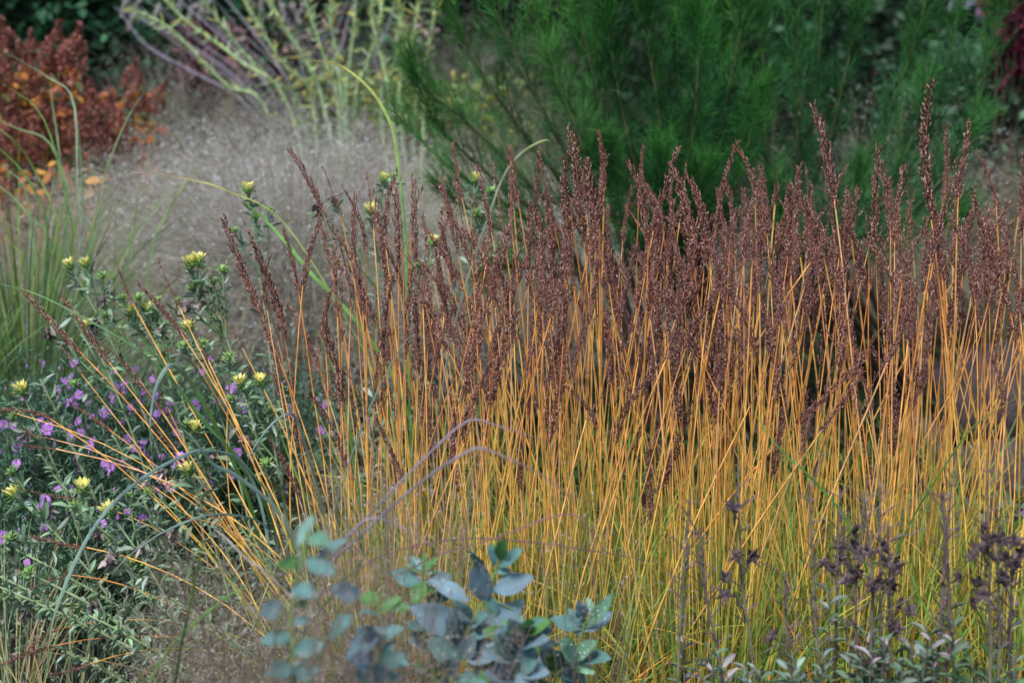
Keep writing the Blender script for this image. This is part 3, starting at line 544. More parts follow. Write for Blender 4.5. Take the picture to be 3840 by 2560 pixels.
# left grass tufts
def tuft(name, lab, root, blades, n_rand, wd, cols, spread, hh, lean=0, cat='grass tuft', group=None, seed_top=False):
    th = thing(name, lab, cat, root, group); root = np.asarray(root, float)
    for pts in blades:
        P = spline([root+[U(-.05, .05), U(-.05, .05), 0]]+[pt(*p) for p in pts], 20); t = np.linspace(0, 1, 20)
        c0, c1 = mixc(cols, 2, .1); w = wd*np.clip((1-t)*2.5, .08, 1)
        G().ribbons(P[None], w[None], (c0*(1-t[:, None])+c1*t[:, None])[None], np.array([[.2, -1, .3]]), .15).build('leaf_blade', M_LEAF, th, True)
    n = n_rand; a = U(0, 6.28, n); r0 = np.tile(root, (n, 1))+np.stack([np.cos(a)*.07*U(0, 1, n), np.sin(a)*.07*U(0, 1, n), np.zeros(n)], -1)
    h = hh*U(.5, 1.1, n); out = np.stack([np.cos(a)*spread*U(.1, 1, n)+lean*h, np.sin(a)*spread*U(.1, 1, n), h], -1)
    dr = (U(0, 1, n)**2)[:, None]*np.array([1.2, 1.2, 0])*out-np.outer(U(0, 1, n)**3, [0, 0, hh*.3])
    P = bez(r0, r0+out*[.3, .3, .7], r0+out+dr*.5, 10); t = np.linspace(0, 1, 10)
    W_ = np.outer(wd*U(.4, .95, n), np.clip((1-t)*2.5, .06, 1)); c0 = mixc(cols, n, .15); c1 = mixc(cols, n, .15)
    for k in range(min(n, 60)):
        G().ribbons(P[k:k+1], W_[k:k+1], c0[k]*(1-t[None, :, None])+c1[k]*t[None, :, None], np.array([[.2, -1, .3]])+R3(1, .3), .15).build('leaf_blade', M_LEAF, th, True)
    if n > 60:
        o = G().ribbons(P[60:], W_[60:], c0[60:, None]*(1-t[None, :, None])+c1[60:, None]*t[None, :, None], np.array([[.2, -1, .3]])+R3(n-60, .4), .15).build('leaf_blades', M_LEAF, th); o['kind'] = 'stuff'
    return th
LG = [(.13, .27, .055), (.10, .22, .05), (.17, .30, .08), (.23, .33, .20), (.26, .33, .22), (.25, .29, .06), (.09, .18, .07)]
tuft('grass_tuft', 'tall green grass tuft on the left with blades fanning before the rusty hydrangea', (-1.19, 4.05, 0),
 [[(250, 900, 4.1), (200, 560, 4.1), (60, 480, 4.1), (-60, 430, 4.1)], [(290, 1000, 4.0), (290, 700, 4.0), (275, 380, 4.05), (180, 290, 4.1), (0, 185, 4.1)], [(330, 1000, 4.0), (315, 800, 4.0), (300, 560, 4.0), (290, 440, 4.0)],
  [(240, 900, 4.0), (225, 600, 4.0), (195, 380, 4.0), (188, 300, 4.0)], [(340, 900, 4.0), (400, 640, 4.0), (480, 440, 4.0), (550, 335, 4.0)], [(200, 1000, 4.0), (100, 800, 4.0), (0, 700, 4.0), (-80, 660, 4.0)],
  [(220, 950, 4.05), (130, 640, 4.05), (20, 500, 4.0), (-60, 480, 4.0)], [(180, 950, 4.0), (120, 700, 4.0), (0, 560, 4.0), (-80, 520, 4.0)], [(260, 1000, 4.0), (250, 760, 4.0), (160, 440, 4.05), (0, 305, 4.1)],
  [(330, 1050, 4.0), (350, 900, 4.0), (430, 650, 4.0), (440, 600, 4.0)]], 460, .0048, LG, .38, .78, 0)
tuft('grass_tuft', 'yellow-green grass tuft at the left edge behind the lone yellow daisy', (-1.37, 3.85, 0),
 [[(60, 1100, 3.8), (40, 900, 3.8), (-10, 780, 3.8)], [(100, 1100, 3.8), (120, 900, 3.8), (90, 700, 3.8), (0, 620, 3.8)]], 340, .005, LG, .34, .55, -.02, group=None)
tuft('grass_tuft', 'shorter grass tuft right of the tall one, fading into the hazy mound', (-.98, 4.15, 0),
 [[(560, 1000, 4.1), (600, 850, 4.1), (700, 680, 4.1), (790, 600, 4.1)], [(480, 1000, 4.1), (500, 850, 4.1), (520, 720, 4.1), (535, 620, 4.1)], [(430, 1000, 4.1), (432, 800, 4.1), (435, 680, 4.1)]], 110, .006, LG[2:]+[(.3, .3, .2)], .22, .42, .05)
tuft('grass_tuft', 'low wispy grass tuft between the green tufts and the asters', (-1.18, 3.75, 0), [], 150, .006, [(.16, .24, .12), (.24, .27, .1), (.3, .24, .1), (.12, .2, .1)], .34, .36, 0)

for lab, x, y, h in [('thin wispy grass among the lowest daisies at the left edge', -.86, 2.75, .34), ('thin wispy grass over the black soil at bottom left', -.72, 2.55, .26), ('thin wispy grass below the smaller blue-green blade', -.5, 2.6, .3),
                     ('thin wispy grass at the foot of the leaning golden stems', -.36, 2.62, .3), ('thin wispy grass under the soft dark upright stem', -.62, 2.45, .22)]:
    tuft('wispy_grass', lab, (x, y, 0), [], 58, .0028, [(.2, .3, .12), (.32, .36, .16), (.42, .36, .2), (.16, .26, .14), (.46, .3, .14)], .3, h, 0, group='thin wispy grasses at lower left')

# ------------------------------------------------------------------ hazy love grass mounds
def mound(lab, c, rad, n_st, n_sp, n_dew, cols, ssz, lean=(0, 0), dew=.0018, label_cat='grass mound', low=.0):
    th = thing('cloud_grass', lab, label_cat, (c[0], c[1], 0), 'airy cloud grasses'); rx, ry, rz = rad
    a = U(0, 6.28, n_st); e = np.arccos(U(.02, 1, n_st)); q = U(.75, 1.03, n_st)
    tip = np.stack([c[0]+np.cos(a)*np.sin(e)*rx*q+lean[0], c[1]+np.sin(a)*np.sin(e)*ry*q+lean[1], low+np.cos(e)*rz*q], -1)
    root = np.stack([c[0]+np.cos(a)*.1, c[1]+np.sin(a)*.1, a*0], -1)
    P = bez(root, lerp(root, tip, .55)+[0, 0, rz*.45], tip, 9); g = G(); t = np.linspace(0, 1, 9)
    g.tubes(P, np.outer(np.full(n_st, 1), np.linspace(.0012, .0005, 9)), mixc([(.3, .34, .16), (.38, .34, .25), (.42, .4, .26)], n_st)[:, None, :], 3)
    o = g.build('stems', M_HAZE, th); o['kind'] = 'stuff'
    i = rng.integers(0, n_st, n_sp); k = rng.integers(4, 9, n_sp); B = P[i, k]+R3(n_sp, .05)*[1, 1, .8]+[0, 0, -.01]
    ok = B[:, 2] > .03; B = B[ok]; n = len(B); out = nrm(B-np.array([c[0], c[1], 0]))
    D = out+R3(n, .5)+[-.3, 0, -.3]; g = G().inst(T_SPIK, B, D, np.stack([U(.35, .6, n)*ssz]*2+[U(1.4, 3.0, n)*ssz], -1), mixc(cols, n, .22))
    # hair-fine branchlets carrying the spikelets
    m = n//5; j = rng.choice(n, m, replace=False); P2 = bez(B[j]-nrm(D[j])*.035+R3(m, .01), B[j]-nrm(D[j])*.015, B[j], 3); g.ribbons(P2, np.full((m, 3), ssz*.2), mixc(cols, m)[:, None, :])
    o = g.build('panicles', M_HAZE, th); o['kind'] = 'stuff'
    if n_dew:
        sh = np.where(np.linalg.norm((B-[c[0], c[1], 0])/[rx, ry, rz], axis=1) > .8)[0]; j = rng.choice(sh, min(n_dew, len(sh)), replace=False)
        o = G().inst(T_DROP, B[j]+[0, 0, -.002], R3(len(j)), U(.6, 1.3, len(j))*dew, (.85, .87, .9)).build('dew_drops', M_DEW, th, True); o['kind'] = 'stuff'
PC = [(.72, .63, .64), (.76, .66, .67), (.60, .62, .52), (.84, .78, .80), (.52, .54, .44)]
mound('wide hazy grass mound beaded with dew behind the daisies', (-.64, 5.1), (1.12, .82, .87), 2800, 250000, 4800, PC, .0025)
mound('low hazy grass mound with dew seen through the left of the feathery shrub', (.15, 5.35), (.62, .5, .66), 900, 70000, 1200, PC, .0025)
mound('hazy grass mound with dew glimpsed through the right feathery shrub', (1.25, 5.75), (.75, .5, .95), 400, 12000, 500, PC, .0024)
mound('brownish airy grass between the rusty hydrangea and the green stalks', (-1.25, 6.6), (.75, .4, 1.05), 700, 42000, 500, [(.56, .46, .44), (.66, .57, .54), (.44, .48, .38), (.42, .33, .32)], .0030)
mound('grey-tan airy grass at the right edge behind the stones', (1.72, 5.6), (.42, .35, .8), 420, 14000, 60, [(.26, .24, .18), (.2, .22, .14), (.33, .28, .22)], .0028)
mound('brown airy grass in shade behind the green upright stalks', (-.35, 7.4), (1.1, .4, 1.15), 700, 40000, 300, [(.50, .40, .43), (.60, .54, .56), (.40, .46, .36), (.48, .56, .40)], .0032)
mound('pinkish dry grass below the rusty hydrangea at left', (-1.42, 5.0), (.36, .3, .66), 500, 20000, 0, [(.60, .42, .38), (.50, .33, .28), (.66, .50, .44)], .0034)

# foreground airy spikelets
def fore_haze(lab, roots, pxr, pyr, Yr, n, seed):
    th = thing('cloud_grass', lab, 'airy grass', (roots[0], roots[1], 0), 'airy cloud grasses')
    k = n//22; tips = np.array([pt(U(*pxr), U(*pyr), U(*Yr)) for _ in range(k)]); root = np.tile([roots[0], roots[1], 0.], (k, 1))+np.c_[rng.normal(0, .03, (k, 2)), np.zeros(k)]
    P = bez(root, lerp(root, tips, .5)+[0, 0, .06], tips, 10); g = G().tubes(P, np.outer(np.ones(k), np.linspace(.0009, .0003, 10)), mixc([(.3, .24, .16), (.28, .3, .14), (.36, .28, .24)], k)[:, None, :], 3)
    o = g.build('stems', M_HAZE, th); o['kind'] = 'stuff'
    i = rng.integers(0, k, n); q = rng.integers(5, 10, n); B = P[i, q]+R3(n, .022); D = R3(n, .7)+[0, 0, -.1]
    g = G().inst(T_SPIK, B, D, np.stack([U(.0009, .0019, n)]*2+[U(.003, .0065, n)], -1), mixc([(.70, .50, .50), (.52, .36, .38), (.78, .68, .67), (.30, .20, .20), (.54, .50, .42)], n, .15))
    m = n//2; P2 = bez(B[:m]-nrm(D[:m])*.02+R3(m, .006), B[:m]-nrm(D[:m])*.01+R3(m, .002), B[:m], 3); g.ribbons(P2, np.full((m, 3), .0004), np.array((.33, .26, .22)))
    o = g.build('panicles', M_HAZE, th); o['kind'] = 'stuff'
    m = n//28; j = rng.choice(n, m); o = G().inst(T_DROP, B[j], R3(m), U(.0005, .0010, m), (.85, .87, .9)).build('dew_drops', M_DEW, th, True); o['kind'] = 'stuff'
fore_haze('airy pink-tan grass panicles hanging in the bottom left foreground', (-.35, 1.98), (500, 1300), (1980, 2620), (1.9, 2.3), 5600, 1)
fore_haze('airy pink-tan grass panicles veiling the stems above the round leaves', (-.15, 1.95), (1150, 1800), (1600, 2150), (1.95, 2.3), 2600, 2)
fore_haze('airy pink-tan grass panicles drifting over the round blue-green leaves', (-.22, 1.8), (1100, 2000), (2200, 2620), (1.72, 1.85), 2400, 3)
fore_haze('airy pink-tan grass panicles veiling the left round-leaved shoots', (-.28, 1.5), (880, 1520), (1950, 2560), (1.45, 1.56), 1500, 5)
fore_haze('sparse airy grass panicles in front of the golden stems at centre', (.1, 1.95), (1750, 2700), (1850, 2300), (1.95, 2.3), 800, 4)

# ------------------------------------------------------------------ feathery shrub
def feathery(lab, root, stems, dens=1.0, cols=None, brown=(.07, .045, .035), spread=1.0):
    th = thing('feathery_shrub', lab, 'shrub', root, 'tall feathery green shrubs'); root = np.asarray(root, float)
    cols = cols or [(.014, .078, .024), (.025, .115, .027), (.042, .17, .028), (.010, .055, .022), (.022, .10, .042)]
    for pts in stems:
        P = spline([root+[U(-.05, .05), U(-.05, .05), 0]]+[pt(*p) for p in pts], 26); Ln = np.linalg.norm(np.diff(P, axis=0), axis=1).sum()
        t = np.linspace(0, 1, 26); C = lerp(np.array(brown), np.array((.06, .15, .035)), t[:, None]**2)
        st = G().tubes(P[None], np.linspace(.009, .0018, 26)[None], C[None], 5).build('branch', M_LEAF, th, True)
        nb = int(Ln*84*dens); s = U(.12, 1, nb)**.85*25; i = np.minimum(s.astype(int), 24); f = (s-i)[:, None]; B = P[i]*(1-f)+P[i+1]*f; T = nrm(P[i+1]-P[i])
        side = nrm(np.cross(T, R3(nb))); D = nrm(T*1.1+side*U(.4, .95, nb)[:, None]+[0, 0, .3]); L = (.19*(1-s/25)+.055)*U(.5, 1.2, nb)*spread
        E = B+D*L[:, None]; Q = bez(B, B+D*L[:, None]*.5, E+np.outer(L*.2, [0, 0, 1]), 5); g = G()
        hue = mixc(cols, nb, .15); tip = (s/25)[:, None]**2; hue = hue*(1-tip*.5)+np.array((.07, .24, .035))*tip*.5
        g.tubes(Q, np.tile(np.linspace(.0011, .0004, 5), (nb, 1)), hue[:, None, :]*.8, 3)
        k = 24; idx = np.repeat(np.arange(nb), k); u = U(.1, 1, nb*k); R_ = np.repeat(L, k); O = B[idx]+D[idx]*(R_*u)[:, None]+np.outer(R_*.2*u*u, [0, 0, 1])
        dd = nrm(D[idx]*1.1+R3(nb*k, .5)); l = U(.02, .065, nb*k)
        TP = bez(O, O+dd*l[:, None]*.55, O+dd*l[:, None]+np.outer(l*U(-.3, .3, nb*k), [0, 0, 1]), 3)
        g.ribbons(TP, np.outer(U(.0007, .0014, nb*k), [1, .9, .2]), np.repeat(hue, k, 0)[:, None, :]*U(.75, 1.3, (nb*k, 1, 1)))
        o = g.build('foliage', M_THREAD, st); o['kind'] = 'stuff'
feathery('left feathery shrub with brown branches arching low over the hazy mound', (.42, 4.35, 0),
 [[(2150, 1000, 4.3), (1950, 800, 4.25), (1700, 640, 4.2), (1480, 420, 4.2)], [(2200, 900, 4.3), (2000, 700, 4.3), (1800, 500, 4.3), (1600, 330, 4.3), (1530, 220, 4.3)], [(2200, 850, 4.4), (2000, 550, 4.4), (1820, 300, 4.4), (1700, 60, 4.4), (1660, -80, 4.4)],
  [(2230, 800, 4.3), (2080, 500, 4.3), (1950, 250, 4.3), (1850, 20, 4.3), (1840, -60, 4.3)], [(2180, 1000, 4.2), (1950, 900, 4.1), (1780, 800, 4.1), (1650, 700, 4.1)], [(2250, 800, 4.4), (2180, 500, 4.4), (2050, 200, 4.4), (1980, -60, 4.4)],
  [(2260, 900, 4.3), (2200, 600, 4.2), (2120, 380, 4.2), (2060, 200, 4.2)], [(2300, 800, 4.5), (2250, 400, 4.5), (2180, 100, 4.5), (2150, -80, 4.5)], [(2150, 1100, 4.2), (1930, 1000, 4.2), (1850, 1050, 4.2)],
  [(2130, 950, 4.4), (1880, 700, 4.4), (1650, 480, 4.4), (1560, 300, 4.4)]],
 .72, cols=[(.04, .14, .04), (.055, .18, .05), (.07, .22, .045), (.03, .10, .035), (.06, .12, .05)], brown=(.10, .06, .055))
feathery('dense dark middle feathery shrub rising straight behind the spikes', (.72, 4.5, 0),
 [[(2500, 900, 4.4), (2480, 500, 4.4), (2420, 100, 4.4), (2400, -150, 4.4)], [(2560, 900, 4.4), (2600, 500, 4.3), (2620, 200, 4.3), (2610, 60, 4.3)], [(2450, 1000, 4.4), (2400, 700, 4.3), (2330, 400, 4.3), (2280, 100, 4.3), (2260, -100, 4.3)],
  [(2600, 900, 4.5), (2700, 500, 4.5), (2780, 100, 4.5), (2820, -150, 4.5)], [(2560, 1000, 4.6), (2560, 600, 4.6), (2540, 200, 4.6), (2540, -150, 4.6)], [(2450, 1000, 4.3), (2380, 850, 4.2), (2300, 700, 4.2), (2260, 560, 4.2)],
  [(2620, 1000, 4.4), (2720, 800, 4.3), (2800, 560, 4.3), (2850, 350, 4.3)], [(2520, 1000, 4.3), (2600, 800, 4.2), (2640, 640, 4.2)], [(2480, 1000, 4.3), (2500, 780, 4.2), (2480, 600, 4.2)],
  [(2400, 1000, 4.5), (2300, 600, 4.6), (2200, 250, 4.6), (2140, -80, 4.6)], [(2650, 1050, 4.5), (2680, 700, 4.6), (2700, 350, 4.6), (2690, -80, 4.6)]], 1.2)
feathery('right feathery shrub spreading in a wide fan with a pale gap in its middle', (1.18, 4.6, 0),
 [[(3000, 1000, 4.5), (2990, 600, 4.5), (2990, 200, 4.5), (3000, -150, 4.5)], [(3100, 900, 4.5), (3250, 600, 4.5), (3400, 250, 4.5), (3500, -100, 4.5)], [(2950, 1000, 4.5), (2880, 600, 4.5), (2860, 200, 4.5), (2880, -150, 4.5)],
  [(3150, 900, 4.5), (3400, 650, 4.4), (3540, 300, 4.4), (3620, -100, 4.4)], [(3100, 1000, 4.4), (3350, 850, 4.3), (3550, 650, 4.3), (3680, 450, 4.3)], [(3060, 900, 4.6), (3120, 500, 4.6), (3200, 150, 4.6), (3240, -100, 4.6)],
  [(3250, 1000, 4.5), (3480, 750, 4.5), (3640, 450, 4.5), (3720, 150, 4.5), (3760, -50, 4.5)], [(3150, 1050, 4.3), (3300, 950, 4.2), (3480, 850, 4.2), (3620, 800, 4.2)], [(2980, 900, 4.7), (3040, 500, 4.7), (3080, 100, 4.7), (3090, -100, 4.7)],
  [(3050, 1100, 4.3), (3120, 950, 4.2), (3200, 800, 4.2), (3230, 640, 4.2)], [(2960, 1100, 4.3), (2940, 900, 4.2), (2900, 720, 4.2)], [(3080, 1000, 4.4), (3280, 780, 4.4), (3420, 520, 4.4), (3480, 300, 4.4)]], 0.85,
 cols=[(.018, .088, .033), (.029, .12, .038), (.046, .165, .045), (.014, .065, .028), (.05, .15, .065)])

# ------------------------------------------------------------------ background
def hedge(lab, c, size, n, cols, lsz, name='hedge', cat='hedge', group=None, amp=.25, tpl=T_LANCE, w=.5):
    """lumpy clipped mass: branches and dark sheets inside, plus a leafy surface"""
    cx, cy_, _ = c; sx, sy, sz = size; th = thing(name, lab, cat, (cx, cy_, 0), group)
    u = U(-1, 1, n); v = U(0, 1, n)**.8; top = rng.random(n) < .2
    ph = U(0, 6, 6)
    bump = amp*(np.sin(u*sx*2.3+ph[0]+v*4)*.5+np.sin(v*sz*3.7+ph[1]+u*sx*1.3)*.5+.4*np.sin(u*sx*7+ph[2])*np.sin(v*sz*8+ph[3])+.25*np.sin(u*sx*17+ph[4])*np.sin(v*sz*19+ph[5]))
    dep = np.abs(rng.normal(0, .07, n)); X = cx+u*sx/2; Yy = cy_-sy/2+bump*sy*.5+dep+v*v*.15*sy; Z = v*sz
    Yy = np.where(top, cy_+U(-.5, .5, n)*sy, Yy); Z = np.where(top, sz+bump*.3+rng.normal(0, .03, n), Z)
    B = np.stack([X, Yy, Z], -1); D = np.stack([rng.normal(0, .6, n), -U(.1, 1, n), rng.normal(.1, .6, n)], -1)
    s = lsz*U(.6, 1.4, n); clump = .75+.5*(np.sin(X*9+ph[0])*np.sin(Z*11+ph[1]) > 0)*.5
    g = G().inst(tpl, B, D, np.stack([s*w, s*w, s], -1), mixc(cols, n, .25))
    o = g.build('foliage', M_HEDGE, th); o['kind'] = 'stuff'
    k = max(6, int(sx*9)); r0 = np.stack([cx+U(-.5, .5, k)*sx, cy_+U(-.2, .3, k)*sy, np.zeros(k)], -1); r1 = r0+np.stack([rng.normal(0, .15, k), rng.normal(0, .1, k), np.full(k, sz*.95)], -1)
    g = G().tubes(bez(r0, lerp(r0, r1, .5)+R3(k, .05), r1, 6), np.tile(np.linspace(.02, .006, 6), (k, 1)), np.array((.05, .04, .03)), 5)
    # two near-black sheets filling the hedge behind the leaves
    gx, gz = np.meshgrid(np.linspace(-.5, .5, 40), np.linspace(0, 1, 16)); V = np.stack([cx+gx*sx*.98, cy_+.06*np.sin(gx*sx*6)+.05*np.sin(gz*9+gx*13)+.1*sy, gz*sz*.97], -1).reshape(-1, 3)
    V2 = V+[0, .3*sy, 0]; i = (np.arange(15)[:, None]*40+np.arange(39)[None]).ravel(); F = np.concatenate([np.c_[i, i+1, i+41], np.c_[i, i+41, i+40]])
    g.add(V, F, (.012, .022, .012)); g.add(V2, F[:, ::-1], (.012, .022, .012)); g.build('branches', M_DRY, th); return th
hedge('dark green conifer hedge behind the rusty hydrangea at top left', (-2.3, 8.0, 0), (3.6, .8, 2.6), 26000, [(.022, .09, .042), (.035, .13, .055), (.055, .17, .075), (.014, .055, .03)], .065)
hedge('dark shrub hedge behind the upright green stalks', (.1, 9.2, 0), (3.4, .8, 2.7), 13000, [(.02, .045, .025), (.035, .07, .035), (.05, .045, .045), (.012, .03, .018)], .07)
hedge('long green shrub hedge behind the feathery shrubs on the right', (3.5, 8.6, 0), (4.6, .8, 2.7), 20000, [(.02, .06, .03), (.03, .085, .04), (.045, .11, .055), (.012, .035, .018)], .06)
# rusty hydrangea
def hyd_head():
    g = G(); n = 420; t = U(0, 1, n); a = U(0, 6.28, n); r = .055*np.sin(np.clip(t*1.05+.12, 0, 1)*math.pi)**.7*(1.15-.55*t)*U(.75, 1, n)
    B = np.stack([np.cos(a)*r, np.sin(a)*r, t*.20], -1); D = B*[1, 1, 0]*8+R3(n, .35)+[0, 0, .35]
    g.inst(T_OVAL, B, D, np.stack([U(.010, .016, n), U(.01, .016, n), U(.011, .017, n)], -1), mixc([(.27, .10, .075), (.34, .13, .095), (.20, .075, .06), (.42, .20, .15)], n, .2))
    g.tubes(np.array([[(0, 0, -.05), (0, 0, .1), (0, 0, .19)]], float), np.array([[.003, .003, .002]]), np.array((.2, .1, .05)), 4); return g.mesh('flower_head', M_PETAL)
HH = [hyd_head() for _ in range(3)]
def hydrangea(lab, root, heads, leafbox, nl):
    th = thing('hydrangea', lab, 'hydrangea', root, 'rusty autumn hydrangeas'); root = np.asarray(root, float); g = G()
    for (px, py, Y, tilt, sc) in heads:
        b = pt(px, py+75*sc, Y); P = bez(root+[U(-.1, .1), U(-.1, .1), 0], lerp(root, b, .6)+[0, 0, .1], b, 10); g.tubes(P, np.linspace(.008, .003, 10)[None], np.array((.14, .08, .05)), 5)
        place(HH[rng.integers(3)], 'flower_head', th, b, nrm([tilt, -.2, 1]), sc*.72, U(0, 6))
    g.build('stems', M_DRY, th); x0, x1, y0, y1, Y0, Y1 = leafbox
    B = np.array([pt(U(x0, x1), U(y0, y1), U(Y0, Y1)) for _ in range(nl)]); s = U(.025, .055, nl)
    D = np.stack([rng.normal(0, .8, nl), -U(0, .8, nl), rng.normal(-.35, .5, nl)], -1)
    g = G().inst(T_OVAL, B, D, np.stack([s*.55, s*.6, s], -1), mixc([(.50, .18, .04), (.60, .30, .05), (.34, .11, .05), (.26, .08, .05), (.14, .16, .06), (.34, .14, .08)], nl, .2))
    o = g.build('leaves', M_PETAL, th, True); o['kind'] = 'stuff'
hydrangea('large rusty hydrangea at the left edge with upright brown cone flowers', (-1.75, 5.9, 0),
 [(45, 170, 5.7, -.1, 1.15), (120, 200, 5.75, .1, 1.0), (195, 180, 5.7, .25, 1.2), (260, 195, 5.65, .3, 1.25), (110, 290, 5.6, 0, 1.0), (20, 260, 5.6, -.2, 1), (20, 350, 5.6, -.1, 1), (70, 400, 5.6, .1, 1.0), (150, 430, 5.55, .2, 1.0), (230, 440, 5.55, .2, 1.0), (50, 500, 5.5, 0, 1), (130, 520, 5.5, .1, .9), (10, 600, 5.5, 0, 1), (235, 260, 5.7, .2, 1.0), (180, 270, 5.7, .2, 1.0)], (-100, 290, 250, 660, 5.5, 6.0), 620)
hydrangea('smaller hydrangea right of the first with orange leaves and low brown cones', (-1.35, 5.8, 0),
 [(350, 310, 5.7, -.5, .9), (485, 280, 5.8, .3, .8), (500, 350, 5.7, .3, .9), (560, 360, 5.7, .6, .9), (330, 440, 5.5, .2, 1.1), (400, 420, 5.6, .2, .8), (300, 480, 5.5, .2, 1), (380, 520, 5.5, 0, .8), (440, 480, 5.6, .2, .8), (360, 380, 5.6, -.1, .8), (430, 560, 5.6, .2, .7)], (260, 600, 330, 720, 5.6, 6.0), 330)
hydrangea('withered pink-brown hydrangea shoots drooping below the orange leaves', (-1.72, 5.3, 0), [(40, 700, 5.2, -.3, .7), (180, 740, 5.2, .2, .6)], (-60, 420, 620, 900, 5.1, 5.4), 170)
# green upright stalks
def stalks(lab, root, tops, r, group='tall pale green stalks'):
    th = thing('green_stalk_plant', lab, 'tall plant', root, group); root = np.asarray(root, float)
    for pts in tops:
        P = spline([root+[U(-.06, .06), U(-.06, .06), 0]]+[pt(*p) for p in pts], 22); c = mixc([(.38, .50, .26), (.44, .58, .30), (.33, .46, .27)], 1, .1)[0]
        st = G().tubes(P[None], np.linspace(r, r*.5, 22)[None], c, 6).build('stalk', M_LEAF, th, True)
        g = G(); n = 150; t = U(.15, 1, n)*20.9; i = t.astype(int); B = P[i]+(P[i+1]-P[i])*(t-i)[:, None]; s = U(.02, .06, n)
        D = nrm(P[i+1]-P[i])*.8+R3(n, .6); g.inst(T_NEED, B, D, np.stack([U(.004, .009, n)]*2+[s], -1), mixc([(.34, .50, .22), (.42, .50, .16), (.36, .48, .28), (.5, .46, .14)], n, .15)); g.build('leaves', M_LEAF, st)
stalks('pale green stalk plant leaning far left across the dark hedge', (-.72, 6.3, 0), [[(1090, 420, 6.2), (900, 230, 6.2), (700, 80, 6.2), (560, -60, 6.2)], [(1180, 420, 6.2), (1060, 240, 6.2), (960, 80, 6.2), (880, -60, 6.2)], [(1130, 430, 6.3), (1000, 300, 6.3), (860, 130, 6.3), (730, -40, 6.3)], [(1010, 440, 6.1), (850, 320, 6.1), (640, 110, 6.1), (480, 30, 6.1)]], .0075)
stalks('pale green stalk plant standing upright above the hazy mound', (-.55, 6.1, 0), [[(1270, 420, 6.0), (1230, 260, 6.0), (1170, 80, 6.0), (1120, -60, 6.0)], [(1300, 420, 6.0), (1310, 260, 6.0), (1330, 80, 6.0), (1340, -60, 6.0)], [(1330, 420, 6.1), (1370, 260, 6.1), (1420, 100, 6.1), (1440, -60, 6.1)], [(1220, 420, 6.1), (1140, 220, 6.1), (1040, 60, 6.1), (1000, -60, 6.1)], [(1290, 440, 6.0), (1260, 200, 6.0), (1240, 60, 6.0), (1250, -60, 6.0)]], .008)
stalks('pale green stalk plant nearest the feathery shrub with yellowing leaves', (-.36, 6.1, 0), [[(1470, 430, 6.0), (1440, 260, 6.0), (1400, 100, 6.0), (1390, -60, 6.0)], [(1500, 420, 6.0), (1530, 250, 6.0), (1560, 80, 6.0), (1580, -60, 6.0)], [(1560, 420, 6.1), (1600, 220, 6.1), (1630, 40, 6.1), (1630, -60, 6.1)], [(1430, 420, 6.1), (1480, 240, 6.1), (1500, 60, 6.1), (1490, -60, 6.1)], [(1590, 440, 6.0), (1560, 300, 6.0), (1520, 150, 6.0), (1480, 0, 6.0)]], .0075)
# burnet with nodding white catkins
def burnet():
    th = thing('burnet_plant', 'thin-stemmed burnet with nodding white catkins over the dark hedge', 'flowering plant', (-.8, 6.8, 0)); g = G(); root = np.array([-.8, 6.8, 0])
    for (px, py, dx) in [(470, 40, -15), (500, 90, -20), (530, 30, -25), (590, 65, -15), (725, 60, -20), (750, 50, 0), (785, 30, -10), (975, 25, 5), (1050, 60, 10), (1080, 60, 40), (680, 20, -10), (1140, 30, -12)]:
        b = pt(px+10, py-38, 6.6); e = pt(px+dx, py+25, 6.6); P = spline([root+[U(-.05, .05), 0, 0], lerp(root, b, .5)+[.15, 0, .15], lerp(root, b, .85)+[.04, 0, .06], b], 18)
        g.tubes(P[None], np.linspace(.004, .0015, 18)[None], np.array((.27, .24, .28)), 4); n = 130; t = U(0, 1, n); Q = bez(b, lerp(b, e, .4)+[.0, 0, .03], e, 12)[0]
        B = np.stack([np.interp(t*11, np.arange(12), Q[:, k]) for k in range(3)], -1)+R3(n, .0045); G().inst(T_SPIK, B, R3(n), np.stack([U(.003, .005, n)]*2+[U(.007, .014, n)], -1), mixc([(.62, .58, .56), (.5, .46, .46), (.7, .66, .64)], n, .08)).build('catkin', M_PETAL, th)
    g.build('stems', M_DRY, th)
burnet()
def lilac_stems():
    th = thing('bare_stem_shrub', 'shrub of smooth lilac-grey bare stems leaning left behind the green stalks', 'shrub', (-.45, 7.2, 0)); root = np.array([-.45, 7.2, 0])
    for pts in [[(1000, 420), (820, 240), (600, 110), (430, 30)], [(1050, 400), (900, 210), (740, 60), (620, -40)], [(1120, 380), (1010, 200), (900, 60), (800, -60)], [(1250, 380), (1290, 150), (1310, 60), (1350, -60)], [(960, 430), (760, 290), (560, 180), (460, 60)], [(1180, 380), (1120, 200), (1060, 40), (1020, -60)], [(1420, 300), (1450, 120), (1500, -40)], [(1230, 260), (1270, 100), (1330, -60)]]:
        P = spline([root+[U(-.2, .2), 0, 0]]+[pt(a, b, 7.0) for a, b in pts], 18); G().tubes(P[None], np.linspace(.006, .003, 18)[None], mixc([(.25, .23, .29), (.19, .18, .23), (.28, .25, .29)], 1)[0], 6).build('stem', M_DRY, th, True)
lilac_stems()
